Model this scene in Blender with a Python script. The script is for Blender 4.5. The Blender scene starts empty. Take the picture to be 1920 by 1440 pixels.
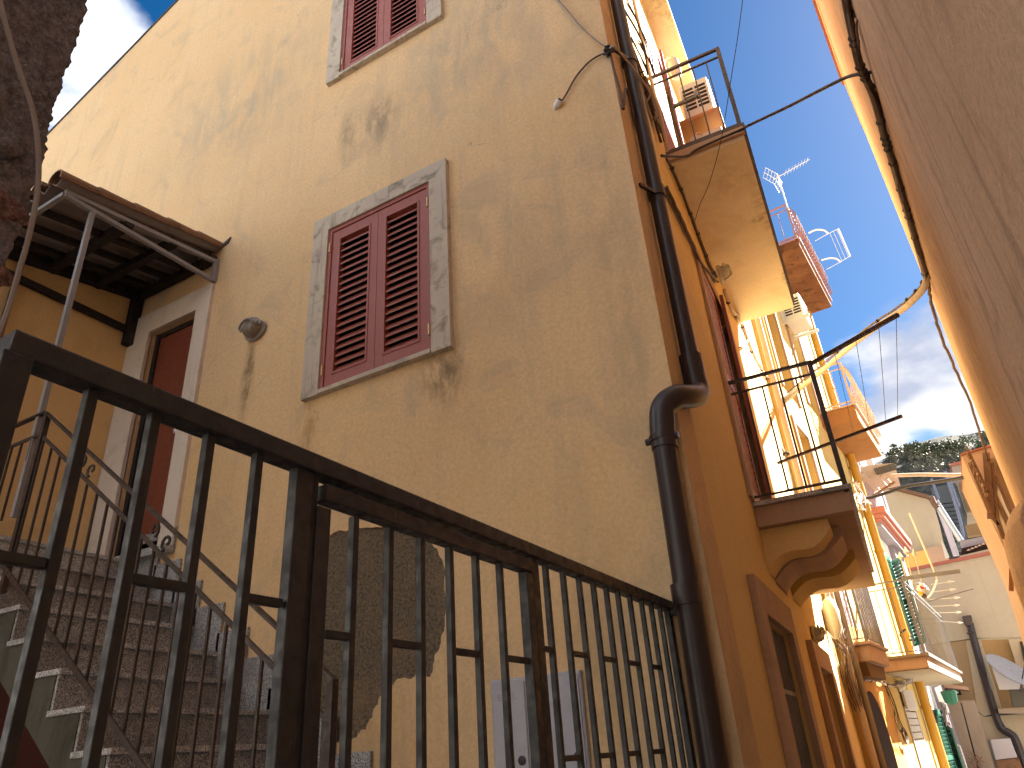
import bpy, bmesh, math, random
import numpy as np
from mathutils import Vector, Matrix
from mathutils.geometry import tessellate_polygon
from mathutils import noise as mnoise
R = math.radians
random.seed(7)
S = bpy.context.scene
COL = S.collection
# ------------------------------------------------------------------ camera
PITCH, ROLL, FPX, YAW = R(27.53), R(-4.15), 1351.6, R(28)
def _basis(p, r):
    fw = np.array([0, math.cos(p), math.sin(p)]); up = np.array([0, -math.sin(p), math.cos(p)]); ri = np.array([1., 0, 0])
    return np.stack([math.cos(r)*ri+math.sin(r)*up, -math.sin(r)*ri+math.cos(r)*up, fw], 1)
_c, _s = math.cos(YAW), math.sin(YAW)
CM = np.array([[_c, -_s, 0], [_s, _c, 0], [0, 0, 1]]) @ _basis(PITCH, ROLL)
CP = np.array([0, 0, 1.6])
cam = bpy.data.cameras.new('camera'); camo = bpy.data.objects.new('camera', cam); COL.objects.link(camo)
m4 = Matrix.Identity(4)
for i in range(3):
    m4[i][0] = CM[i, 0]; m4[i][1] = CM[i, 1]; m4[i][2] = -CM[i, 2]; m4[i][3] = CP[i]
camo.matrix_world = m4
cam.sensor_width = 36; cam.lens = FPX/1920*36; cam.clip_end = 3000; cam.clip_start = 0.02
S.camera = camo
# ------------------------------------------------------------------ light
SUN = Vector((1.0, 1.30, 1.36)).normalized()
sl = bpy.data.lights.new('sun', 'SUN'); sl.energy = 3.5; sl.angle = R(0.53); sl.color = (1, .95, .87)
so = bpy.data.objects.new('sun', sl); COL.objects.link(so); so.rotation_euler = SUN.to_track_quat('Z', 'Y').to_euler()
W = bpy.data.worlds.new('World'); S.world = W; W.use_nodes = True
def build_world():
    nt = W.node_tree; nt.nodes.clear(); N = nt.nodes.new; L = nt.links.new
    out = N('ShaderNodeOutputWorld'); bg = N('ShaderNodeBackground'); bg.inputs[1].default_value = 0.05
    sky = N('ShaderNodeTexSky'); sky.sky_type = 'NISHITA'; sky.sun_disc = False
    sky.sun_elevation = math.asin(SUN.z); sky.sun_rotation = math.atan2(SUN.x, SUN.y); sky.air_density = 1.0; sky.dust_density = .6; sky.ozone_density = 2.2
    hs = N('ShaderNodeHueSaturation'); hs.inputs['Saturation'].default_value = 1.42; hs.inputs['Value'].default_value = .27
    L(sky.outputs[0], hs.inputs['Color'])
    tc = N('ShaderNodeTexCoord')
    mp = N('ShaderNodeMapping'); mp.inputs['Scale'].default_value = (1, 1, 1.9); mp.inputs['Location'].default_value = (.31, .2, .1); L(tc.outputs['Generated'], mp.inputs[0])
    n1 = N('ShaderNodeTexNoise'); n1.inputs['Scale'].default_value = 3.4; n1.inputs['Detail'].default_value = 9; n1.inputs['Roughness'].default_value = .56; n1.inputs['Distortion'].default_value = .25
    L(mp.outputs[0], n1.inputs[0])
    # cloud noise raised or lowered by region; unseen sky left cloudier for fill light
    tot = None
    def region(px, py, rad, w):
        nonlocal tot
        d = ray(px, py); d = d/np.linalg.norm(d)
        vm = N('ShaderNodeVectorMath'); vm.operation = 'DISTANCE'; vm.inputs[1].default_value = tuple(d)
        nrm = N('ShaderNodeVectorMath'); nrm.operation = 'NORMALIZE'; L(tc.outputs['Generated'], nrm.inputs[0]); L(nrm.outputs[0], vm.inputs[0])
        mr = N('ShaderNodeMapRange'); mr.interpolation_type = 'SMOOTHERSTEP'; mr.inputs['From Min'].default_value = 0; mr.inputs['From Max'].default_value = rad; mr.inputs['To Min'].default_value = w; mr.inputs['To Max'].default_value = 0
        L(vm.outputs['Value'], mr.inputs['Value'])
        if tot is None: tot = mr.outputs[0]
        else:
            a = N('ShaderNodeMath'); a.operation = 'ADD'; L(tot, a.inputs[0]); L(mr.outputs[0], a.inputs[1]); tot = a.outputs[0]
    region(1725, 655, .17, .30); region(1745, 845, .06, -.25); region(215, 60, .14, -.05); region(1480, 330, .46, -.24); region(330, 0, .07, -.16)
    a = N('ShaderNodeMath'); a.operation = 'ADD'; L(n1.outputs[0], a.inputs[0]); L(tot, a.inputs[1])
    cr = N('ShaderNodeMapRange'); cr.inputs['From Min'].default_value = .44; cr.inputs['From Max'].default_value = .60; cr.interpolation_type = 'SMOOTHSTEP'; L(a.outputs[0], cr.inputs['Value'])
    n2 = N('ShaderNodeTexNoise'); n2.inputs['Scale'].default_value = 7; n2.inputs['Detail'].default_value = 6; L(mp.outputs[0], n2.inputs[0])
    cc = N('ShaderNodeMix'); cc.data_type = 'RGBA'; cc.inputs[6].default_value = (1.05, 1.15, 1.45, 1); cc.inputs[7].default_value = (2.2, 2.18, 2.15, 1)
    r2 = N('ShaderNodeMapRange'); r2.inputs['From Min'].default_value = .36; r2.inputs['From Max'].default_value = .57; L(n2.outputs[0], r2.inputs['Value']); L(r2.outputs[0], cc.inputs[0])
    # clouds away from the sun are brightened to add fill light on shaded walls
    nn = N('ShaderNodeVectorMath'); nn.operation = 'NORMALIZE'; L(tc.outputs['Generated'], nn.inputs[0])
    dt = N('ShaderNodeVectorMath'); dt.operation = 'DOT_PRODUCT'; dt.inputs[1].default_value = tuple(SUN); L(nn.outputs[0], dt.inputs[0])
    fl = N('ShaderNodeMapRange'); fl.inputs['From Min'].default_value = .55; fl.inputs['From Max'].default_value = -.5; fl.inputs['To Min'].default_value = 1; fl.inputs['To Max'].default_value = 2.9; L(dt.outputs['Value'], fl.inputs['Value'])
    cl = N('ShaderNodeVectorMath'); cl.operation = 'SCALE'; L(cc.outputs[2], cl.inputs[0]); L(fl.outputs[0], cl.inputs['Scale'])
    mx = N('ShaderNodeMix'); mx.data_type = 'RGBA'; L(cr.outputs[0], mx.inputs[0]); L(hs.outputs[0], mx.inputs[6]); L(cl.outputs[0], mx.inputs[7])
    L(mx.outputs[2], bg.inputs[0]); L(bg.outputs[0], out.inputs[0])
S.view_settings.view_transform = 'Standard'; S.view_settings.look = 'None'; S.view_settings.gamma = 1; S.view_settings.use_curve_mapping = False
S.view_settings.exposure = 3.52
S.cycles.max_bounces = 8; S.cycles.diffuse_bounces = 5
# ------------------------------------------------------------------ survey helpers: sight lines cut with real planes
def ray(x, y): return CM @ np.array([(x-960)/FPX, -(y-720)/FPX, 1.])
def cut(px, py, p0, n):
    d = ray(px, py); n = np.array(n, float); return Vector(CP + d*(((np.array(p0)-CP)@n)/(d@n)))
def atY(px, py, y): return cut(px, py, (0, y, 0), (0, 1, 0))
def atX(px, py, x): return cut(px, py, (x, 0, 0), (1, 0, 0))
def atZ(px, py, z): return cut(px, py, (0, 0, z), (0, 0, 1))
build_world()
class Plane:
    """vertical wall plane; u runs horizontally, off = metres in front of it"""
    def __init__(s, o, az, side):
        s.o = Vector(o); a = R(az); s.t = Vector((math.sin(a), math.cos(a), 0)); s.n = Vector((math.cos(a), -math.sin(a), 0))*side
    def pt(s, u, z, off=0): return s.o + s.t*u + s.n*off + Vector((0, 0, z))
    def px(s, x, y, off=0):
        p = cut(x, y, s.o+s.n*off, s.n); return ((p-s.o).dot(s.t), p.z)
class PF_(Plane):
    def __init__(s): s.o = Vector((0, 3.6, 0)); s.t = Vector((1, 0, 0)); s.n = Vector((0, -1, 0))
F = PF_()
G = Plane((-.9+3.6*math.tan(R(3)), 0, 0), -3, 1)
B = Plane((-1.3-11*math.tan(R(4.2)), 0, 0), 4.2, 1)
FE = Plane((-1.12-3.6*math.tan(R(2)), 0, 0), 2, 1)
class YP_(Plane):
    def __init__(s, y): s.o = Vector((0, y, 0)); s.t = Vector((1, 0, 0)); s.n = Vector((0, -1, 0))
# ------------------------------------------------------------------ materials
MATS = {}
def newmat(name):
    m = bpy.data.materials.new(name); m.use_nodes = True; nt = m.node_tree; nt.nodes.clear()
    o = nt.nodes.new('ShaderNodeOutputMaterial'); b = nt.nodes.new('ShaderNodeBsdfPrincipled'); nt.links.new(b.outputs[0], o.inputs[0])
    MATS[name] = m; return m, nt, b
def _pos(nt, scale=(1, 1, 1)):
    g = nt.nodes.new('ShaderNodeNewGeometry'); mp = nt.nodes.new('ShaderNodeMapping'); mp.inputs['Scale'].default_value = scale
    nt.links.new(g.outputs['Position'], mp.inputs[0]); return mp.outputs[0]
def _noise(nt, vec, sc, det=4, rough=.55, dist=0.):
    n = nt.nodes.new('ShaderNodeTexNoise'); n.inputs['Scale'].default_value = sc; n.inputs['Detail'].default_value = det; n.inputs['Roughness'].default_value = rough; n.inputs['Distortion'].default_value = dist
    nt.links.new(vec, n.inputs[0]); return n.outputs[0]
def _range(nt, v, a, b, c=0., d=1.):
    r = nt.nodes.new('ShaderNodeMapRange'); r.interpolation_type = 'SMOOTHSTEP'
    for k, x in zip(('From Min', 'From Max', 'To Min', 'To Max'), (a, b, c, d)): r.inputs[k].default_value = x
    nt.links.new(v, r.inputs['Value']); return r.outputs[0]
def _mix(nt, f, a, b, mode='MIX'):
    m = nt.nodes.new('ShaderNodeMix'); m.data_type = 'RGBA'; m.blend_type = mode
    for s, v in ((m.inputs[0], f), (m.inputs[6], a), (m.inputs[7], b)):
        if isinstance(v, (tuple, list)): s.default_value = (*v[:3], 1)
        elif isinstance(v, (int, float)): s.default_value = v
        else: nt.links.new(v, s)
    return m.outputs[2]
def _math(nt, op, a, b=0.):
    m = nt.nodes.new('ShaderNodeMath'); m.operation = op
    for i, v in enumerate((a, b)):
        if isinstance(v, (int, float)): m.inputs[i].default_value = v
        else: nt.links.new(v, m.inputs[i])
    return m.outputs[0]
def _bump(nt, b, h, strength, dist):
    n = nt.nodes.new('ShaderNodeBump'); n.inputs['Strength'].default_value = strength; n.inputs['Distance'].default_value = dist
    nt.links.new(h, n.inputs['Height']); nt.links.new(n.outputs[0], b.inputs['Normal'])
def plaster(name, base, stain, alt=None, streak=.5, patch=.6, bump=.35, spots=(), sc=1., rough=.92, cracks=False, wav=.5, grit=1.):
    m, nt, b = newmat(name); L = nt.links.new
    p = _pos(nt)
    c = _mix(nt, _range(nt, _noise(nt, p, 0.9*sc, 5, .6, .6), .35, .7), base, alt or [x*.9 for x in base])
    c = _mix(nt, _range(nt, _noise(nt, p, 2.3*sc, 6, .62, .9), .50, .72, 0, patch), c, stain)
    ps = _pos(nt, (5, 5, .35))
    c = _mix(nt, _range(nt, _noise(nt, ps, 1.6*sc, 5, .6, .2), .52, .75, 0, streak), c, stain)
    c = _mix(nt, _range(nt, _noise(nt, p, 38*sc, 3, .7), .3, .75, 0, .28*min(1.7, grit)), c, [x*.62 for x in base])
    c = _mix(nt, _range(nt, _noise(nt, p, 120*sc, 2, .6), .62, .72, 0, .18), c, [min(1, x*1.35) for x in base])
    for (cx, cy, cz, rx, ry, rz, st, colr, fuzz) in spots:
        g = nt.nodes.new('ShaderNodeNewGeometry'); v = nt.nodes.new('ShaderNodeVectorMath'); v.operation = 'SUBTRACT'; v.inputs[1].default_value = (cx, cy, cz); L(g.outputs['Position'], v.inputs[0])
        v2 = nt.nodes.new('ShaderNodeVectorMath'); v2.operation = 'DIVIDE'; v2.inputs[1].default_value = (rx, ry, rz); L(v.outputs[0], v2.inputs[0])
        ln = nt.nodes.new('ShaderNodeVectorMath'); ln.operation = 'LENGTH'; L(v2.outputs[0], ln.inputs[0])
        f = _range(nt, ln.outputs['Value'], 1.0, .1)
        nn = _range(nt, _noise(nt, _pos(nt, (1.6, 1.6, .6)), fuzz*1.15, 8, .70, .3), .34, .66)
        f = _math(nt, 'MULTIPLY', _math(nt, 'MULTIPLY', f, nn), st)
        c = _mix(nt, f, c, colr)
    h1 = _noise(nt, p, 3.2, 4, .55); h2 = _noise(nt, p, 26, 4, .6); h3 = _noise(nt, p, 190, 3, .7)
    h = _math(nt, 'ADD', _math(nt, 'ADD', _math(nt, 'MULTIPLY', h1, wav), _math(nt, 'MULTIPLY', h2, .09*grit)), _math(nt, 'MULTIPLY', h3, .035*grit))
    if cracks:
        vo = nt.nodes.new('ShaderNodeTexVoronoi'); vo.feature = 'DISTANCE_TO_EDGE'; vo.inputs['Scale'].default_value = .55
        wv = nt.nodes.new('ShaderNodeVectorMath'); wv.operation = 'ADD'; n = nt.nodes.new('ShaderNodeTexNoise'); n.inputs['Scale'].default_value = 2.2; n.inputs['Detail'].default_value = 7; L(p, n.inputs[0]); L(p, wv.inputs[0]); L(n.outputs['Color'], wv.inputs[1]); L(wv.outputs[0], vo.inputs[0])
        ck = _range(nt, vo.outputs[0], 0.0, .0035, 1, 0); brk = _range(nt, _noise(nt, p, 1.3, 3), .55, .66)
        ck = _math(nt, 'MULTIPLY', ck, brk)
        c = _mix(nt, _math(nt, 'MULTIPLY', ck, .45), c, [x*.4 for x in stain]); h = _math(nt, 'SUBTRACT', h, _math(nt, 'MULTIPLY', ck, .05))
    _bump(nt, b, h, bump, .06)
    L(c, b.inputs['Base Color']); b.inputs['Roughness'].default_value = rough; b.inputs['Specular IOR Level'].default_value = .15
    return m
def paint(name, base, worn=None, rough=.5, metal=0., bump=.15, wear=.35, sc=1., spec=.4, coat=0.):
    m, nt, b = newmat(name); p = _pos(nt)
    worn = worn or [x*.6 for x in base]
    c = _mix(nt, _range(nt, _noise(nt, p, 9*sc, 6, .65, .4), .52, .72, 0, wear), base, worn)
    c = _mix(nt, _range(nt, _noise(nt, p, 60*sc, 4, .7), .45, .8, 0, .4), c, [x*.7 for x in base])
    nt.links.new(c, b.inputs['Base Color'])
    nt.links.new(_range(nt, _noise(nt, p, 22*sc, 4, .6), .3, .7, max(0, rough-.12), min(1, rough+.15)), b.inputs['Roughness'])
    b.inputs['Metallic'].default_value = metal; b.inputs['Specular IOR Level'].default_value = spec
    if coat: b.inputs['Coat Weight'].default_value = coat; b.inputs['Coat Roughness'].default_value = .2
    _bump(nt, b, _noise(nt, p, 70*sc, 4, .65), bump, .01)
    return m
def iron(name, base, rust, rustamt=.4, scratch=(.25, .22, .2), scr=.5, rough=.5):
    m, nt, b = newmat(name); p = _pos(nt)
    c = _mix(nt, _range(nt, _noise(nt, p, 7, 6, .7, .5), .55, .7, 0, rustamt), base, rust)
    c = _mix(nt, _range(nt, _noise(nt, _pos(nt, (1, 1, .12)), 130, 3, .6), .69, .76, 0, scr), c, scratch)
    c = _mix(nt, _range(nt, _noise(nt, p, 3, 5, .6), .4, .75, 0, .35), c, [min(1, x*1.9+.01) for x in base])
    nt.links.new(c, b.inputs['Base Color']); nt.links.new(_range(nt, _noise(nt, p, 30, 4), .3, .7, rough-.15, rough+.2), b.inputs['Roughness'])
    b.inputs['Specular IOR Level'].default_value = .45
    _bump(nt, b, _noise(nt, p, 90, 5, .7), .35, .004)
    return m
def granite(name, k=1.):
    m, nt, b = newmat(name); p = _pos(nt)
    v = nt.nodes.new('ShaderNodeTexVoronoi'); v.inputs['Scale'].default_value = 210; nt.links.new(p, v.inputs[0])
    sp = nt.nodes.new('ShaderNodeSeparateColor'); nt.links.new(v.outputs['Color'], sp.inputs[0])
    c = _mix(nt, _range(nt, sp.outputs[0], .35, .5), (.13, .135, .15), (.42, .43, .455))
    c = _mix(nt, _range(nt, sp.outputs[1], .72, .8), c, (.72, .68, .66))
    c = _mix(nt, _range(nt, _noise(nt, p, 3, 5, .6), .42, .7, 0, .6), c, (.16, .145, .14))
    c = _mix(nt, 1.0, c, (k, k, k), 'MULTIPLY'); nt.links.new(c, b.inputs['Base Color']); b.inputs['Roughness'].default_value = .55
    _bump(nt, b, _noise(nt, p, 150, 3), .15, .003); return m
def roughcast(name, a, b2, sc=1., amt=1.):
    m, nt, b = newmat(name); p = _pos(nt)
    n1 = _noise(nt, p, 60*sc, 5, .7); n2 = _noise(nt, p, 4*sc, 5, .6)
    c = _mix(nt, _range(nt, n1, .35, .65), [x*.45 for x in a], a)
    c = _mix(nt, _range(nt, n2, .48, .72, 0, .75), c, b2)
    c = _mix(nt, _range(nt, _noise(nt, p, 150*sc, 2), .64, .7, 0, .5), c, [min(1, x*2.2) for x in a])
    nt.links.new(c, b.inputs['Base Color']); b.inputs['Roughness'].default_value = .97; b.inputs['Specular IOR Level'].default_value = .1
    h = _math(nt, 'ADD', n1, _math(nt, 'MULTIPLY', _noise(nt, p, 170*sc, 3, .6), .5))
    _bump(nt, b, h, .9*amt, .018); return m
def flat(name, base, rough=.6, metal=0., spec=.4, em=None):
    m, nt, b = newmat(name); p = _pos(nt)
    c = _mix(nt, _range(nt, _noise(nt, p, 14, 5, .6), .35, .75, 0, .35), base, [x*.7 for x in base])
    nt.links.new(c, b.inputs['Base Color']); b.inputs['Roughness'].default_value = rough; b.inputs['Metallic'].default_value = metal; b.inputs['Specular IOR Level'].default_value = spec
    return m
grey = (.36, .29, .20)
plaster('front plaster', (.77, .54, .305), (.47, .375, .265), (.75, .50, .265), streak=.3, patch=.5, bump=.55, cracks=True, wav=.3, grit=1.8, spots=[
    (-2.1, 3.6, 6.9, 1.5, 1, 1.5, .6, (.38, .33, .25), 2.2), (-3.05, 3.6, 6.75, .3, 1, .5, .8, (.20, .17, .13), 4), (-3.4, 3.6, 6.75, .2, 1, .5, .7, (.22, .19, .14), 4),
    (-2.1, 3.6, 4.8, 1.2, 1, 1.2, .5, (.36, .30, .21), 2), (-5.0, 3.6, 8.2, 1.9, 1, 1.3, .7, (.38, .33, .25), 1.6), (-2.2, 3.6, 9.2, 2.0, 1, 1.8, .6, (.42, .36, .27), 1.5),
    (-4.38, 3.6, 4.55, .10, 1, .55, 1.0, (.13, .09, .045), 7), (-2.42, 3.6, 3.98, .28, 1, .38, .9, (.18, .13, .08), 5), (-3.66, 3.6, 3.85, .16, 1, .5, .6, (.30, .17, .05), 5),
    (-6, 3.6, 3.6, 2.2, 1, 1.6, .55, (.62, .42, .16), 1), (-1.3, 3.6, 1.9, .9, 1, 1.2, .5, (.30, .23, .14), 2), (-2.9, 3.6, 1.9, 1.0, 1, .6, .5, (.38, .25, .12), 2.5), (-1.1, 3.6, 4.4, .25, 1, 3.5, .5, (.36, .29, .19), 3)])
plaster('side plaster', (.76, .53, .25), (.48, .32, .16), (.75, .50, .23), streak=.2, patch=.3, bump=.3)
plaster('street plaster', (.80, .60, .28), (.64, .46, .22), (.79, .58, .26), streak=.15, patch=.25, bump=.28, wav=.3)
plaster('street plaster upper', (.80, .60, .30), (.6, .42, .2), None, streak=.15, patch=.25, bump=.28, wav=.3)
plaster('slab plaster', (.78, .68, .49), (.52, .40, .23), None, streak=.0, patch=.35, bump=.2, wav=.2,
        spots=[(-.45, 6.7, 6.55, .1, .07, .2, .9, (.16, .12, .08), 9), (-.35, 8.0, 6.55, .14, .35, .2, 1, (.13, .12, .05), 9), (-.6, 5.9, 6.55, .35, .5, .2, .5, (.45, .34, .22), 5), (-.35, 6.6, 6.55, .12, .9, .2, .6, (.34, .24, .13), 8), (-.8, 6.5, 10.2, .3, .6, .2, .8, (.30, .25, .17), 6), (-.85, 4.9, 10.2, .2, .5, .2, .8, (.30, .25, .17), 6)], cracks=True)
plaster('pink trim', (.52, .37, .27), (.30, .22, .17), None, streak=.3, patch=.4, bump=.2, wav=.15)
plaster('right plaster', (.76, .52, .35), (.38, .235, .165), (.70, .45, .29), streak=.7, patch=.6, bump=.8, wav=.35, grit=3.2,
        spots=[(.8, 6.5, 4.0, 1, 3.2, .9, .6, (.36, .20, .10), 5), (.7, 4.5, 5.0, 1, 2.5, 1.6, .5, (.34, .24, .18), 3)])
plaster('orange plaster', (.70, .40, .12), (.45, .25, .1), None, streak=.25, patch=.3, bump=.3, wav=.3)
plaster('yellow plaster', (.60, .45, .17), (.48, .33, .11), None, streak=.3, patch=.3, bump=.3, wav=.3)
plaster('white plaster', (.82, .82, .80), (.55, .52, .48), None, streak=.2, patch=.2, bump=.2)
plaster('cream plaster', (.40, .345, .255), (.29, .265, .20), (.38, .32, .235), streak=.55, patch=.4, bump=.2)
plaster('ochre pale', (.40, .385, .35), (.45, .40, .34), None, streak=.2, patch=.3, bump=.2)
plaster('ochre plaster', (.31, .225, .125), (.24, .17, .10), None, streak=.3, patch=.4, bump=.2)
plaster('beige plaster', (.30, .245, .19), (.22, .18, .14), None, streak=.5, patch=.4, bump=.2)
plaster('brown stucco', (.20, .13, .065), (.12, .08, .045), None, streak=.3, patch=.4, bump=.2)
plaster('salmon plaster', (.44, .29, .21), (.30, .20, .15), None, streak=.2, patch=.4, bump=.2)
plaster('rust concrete', (.13, .052, .022), (.035, .018, .010), (.20, .09, .035), streak=0, patch=.95, bump=.5, sc=1.6)
plaster('orange concrete', (.34, .165, .06), (.20, .085, .03), None, streak=0, patch=.5, bump=.4, sc=1.6)
plaster('lilac plaster', (.30, .26, .27), (.22, .19, .19), None, streak=.3, patch=.4, bump=.2)
plaster('stone surround', (.55, .48, .385), (.17, .145, .115), (.48, .40, .34), streak=.7, patch=.8, bump=.45, sc=2.6, wav=.1)
plaster('door surround', (.74, .65, .56), (.44, .37, .30), (.70, .60, .51), streak=.4, patch=.5, bump=.25, sc=1.5, wav=.1)
plaster('concrete dirty', (.10, .095, .078), (.045, .042, .03), None, streak=.8, patch=.8, bump=.5)
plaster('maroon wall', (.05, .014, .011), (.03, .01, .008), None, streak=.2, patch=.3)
roughcast('render scar', (.26, .205, .145), (.30, .20, .125)); roughcast('lava roughcast', (.185, .16, .17), (.12, .10, .105), .55); roughcast('red lava', (.20, .115, .10), (.16, .11, .10), .6)
granite('granite'); granite('granite riser', .75)
paint('shutter red', (.31, .088, .062), (.38, .14, .11), rough=.42, bump=.06, wear=.25, spec=.45); paint('shutter pale red', (.42, .13, .12), (.5, .2, .18), rough=.5)
paint('door brown', (.20, .048, .025), (.15, .035, .02), rough=.5, bump=.05); flat('dark opening', (.012, .010, .010), .8); flat('brass', (.72, .50, .26), .35, .6)
iron('gate iron', (.022, .022, .026), (.07, .038, .03), .28); iron('rail iron', (.035, .022, .02), (.12, .05, .03), .5, scr=.2); iron('brown iron', (.06, .035, .03), (.16, .07, .04), .5, scr=.2)
iron('pink iron', (.24, .12, .10), (.24, .09, .05), .6, scr=.1); iron('cream iron', (.48, .34, .24), (.36, .17, .08), .5, scr=.1); iron('grey steel', (.17, .165, .17), (.12, .08, .06), .4, (.4, .4, .4), .3); iron('timber', (.12, .075, .06), (.07, .04, .03), .6, (.2, .14, .1), .4, .75)
flat('downpipe brown', (.026, .017, .019), .36, spec=.5)
paint('zinc', (.45, .45, .46), (.3, .3, .3), rough=.35, metal=.7); paint('alu', (.75, .75, .78), rough=.3, metal=.5)
paint('meter grey', (.38, .38, .44), (.32, .31, .36), rough=.45, bump=.02); paint('white plastic', (.78, .76, .72), (.6, .56, .48), rough=.4, bump=.02); paint('cream plastic', (.55, .54, .47), (.42, .40, .32), rough=.5)
paint('grey plastic', (.27, .24, .225), (.25, .22, .2), rough=.35); paint('lamp amber', (.20, .16, .115), (.2, .15, .1), rough=.35); flat('lamp glass', (.55, .5, .42), .25)
paint('cable brown', (.10, .06, .045), (.05, .03, .02), rough=.6); paint('cable dark', (.03, .022, .025), rough=.5); paint('cable pale', (.50, .40, .30), (.25, .17, .1), rough=.6); paint('cable grey', (.22, .18, .165), (.2, .15, .12), rough=.6)
paint('terracotta', (.24, .13, .07), (.07, .05, .035), rough=.85, bump=.5, wear=.9); paint('canopy sheet', (.26, .22, .21), (.13, .10, .09), rough=.8, bump=.4); paint('canopy steel', (.26, .25, .26), (.16, .13, .12), rough=.5); paint('canopy timber', (.02, .013, .011), rough=.8)
paint('yellow pipe', (.50, .28, .035), (.38, .2, .03), rough=.45); paint('wood orange', (.40, .19, .06), (.4, .17, .05), rough=.6); paint('brown wood', (.13, .065, .035), (.07, .035, .02), rough=.6, wear=.5)
paint('green shutter', (.02, .13, .085), (.05, .2, .15), rough=.5); paint('roof red', (.30, .10, .07), (.2, .08, .06), rough=.8); paint('pink cornice', (.45, .17, .12), (.36, .14, .10), rough=.8); paint('lilac metal', (.42, .37, .42), (.3, .26, .3), rough=.4)
paint('white door', (.5, .47, .43), (.5, .45, .38), rough=.5); paint('screen mauve', (.36, .29, .33), (.26, .2, .24), rough=.5); paint('dish grey', (.30, .31, .35), (.36, .37, .4), rough=.35); paint('box grey', (.45, .44, .47), (.38, .37, .4), rough=.4)
flat('pale pane', (.72, .70, .62), .35); flat('brown door panel', (.028, .012, .010), .7, spec=.1); flat('stair grey', (.075, .085, .095), .8); paint('rail blue', (.13, .16, .24), (.08, .08, .1), rough=.5)
paint('red cloth', (.55, .02, .03), rough=.8); paint('toy yellow', (.7, .5, .1), rough=.7); paint('glass lantern', (.55, .52, .42), (.4, .36, .28), rough=.2, spec=.6)
def ground_mat():
    m, nt, b = newmat('cobbles'); p = _pos(nt); v = nt.nodes.new('ShaderNodeTexVoronoi'); v.inputs['Scale'].default_value = 8; nt.links.new(p, v.inputs[0])
    c = _mix(nt, _range(nt, v.outputs['Distance'], .2, .7), (.42, .38, .32), (.16, .14, .12)); nt.links.new(c, b.inputs['Base Color']); b.inputs['Roughness'].default_value = .9
ground_mat()
def hill_mat():
    m, nt, b = newmat('hill rock'); p = _pos(nt)
    c = _mix(nt, _range(nt, _noise(nt, p, .45, 8, .7, .6), .42, .62), (.05, .048, .042), (.17, .15, .115))
    c = _mix(nt, _range(nt, _noise(nt, p, 1.6, 6, .7), .52, .62), c, (.045, .06, .028))
    c = _mix(nt, _range(nt, _noise(nt, p, 2.1, 5, .7), .58, .72), c, (.20, .18, .145))
    nt.links.new(c, b.inputs['Base Color']); b.inputs['Roughness'].default_value = .95; _bump(nt, b, _noise(nt, p, 2.2, 8, .75), 1, .8)
hill_mat()
def leaf_mat(name, a, c2):
    m, nt, b = newmat(name); p = _pos(nt); c = _mix(nt, _range(nt, _noise(nt, p, 3, 4, .7), .35, .65), a, c2); nt.links.new(c, b.inputs['Base Color']); b.inputs['Roughness'].default_value = .7
leaf_mat('leaf dark', (.06, .075, .035), (.11, .125, .06)); leaf_mat('leaf dry', (.17, .15, .085), (.07, .08, .04)); paint('bark', (.1, .07, .05), rough=.9)
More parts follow.
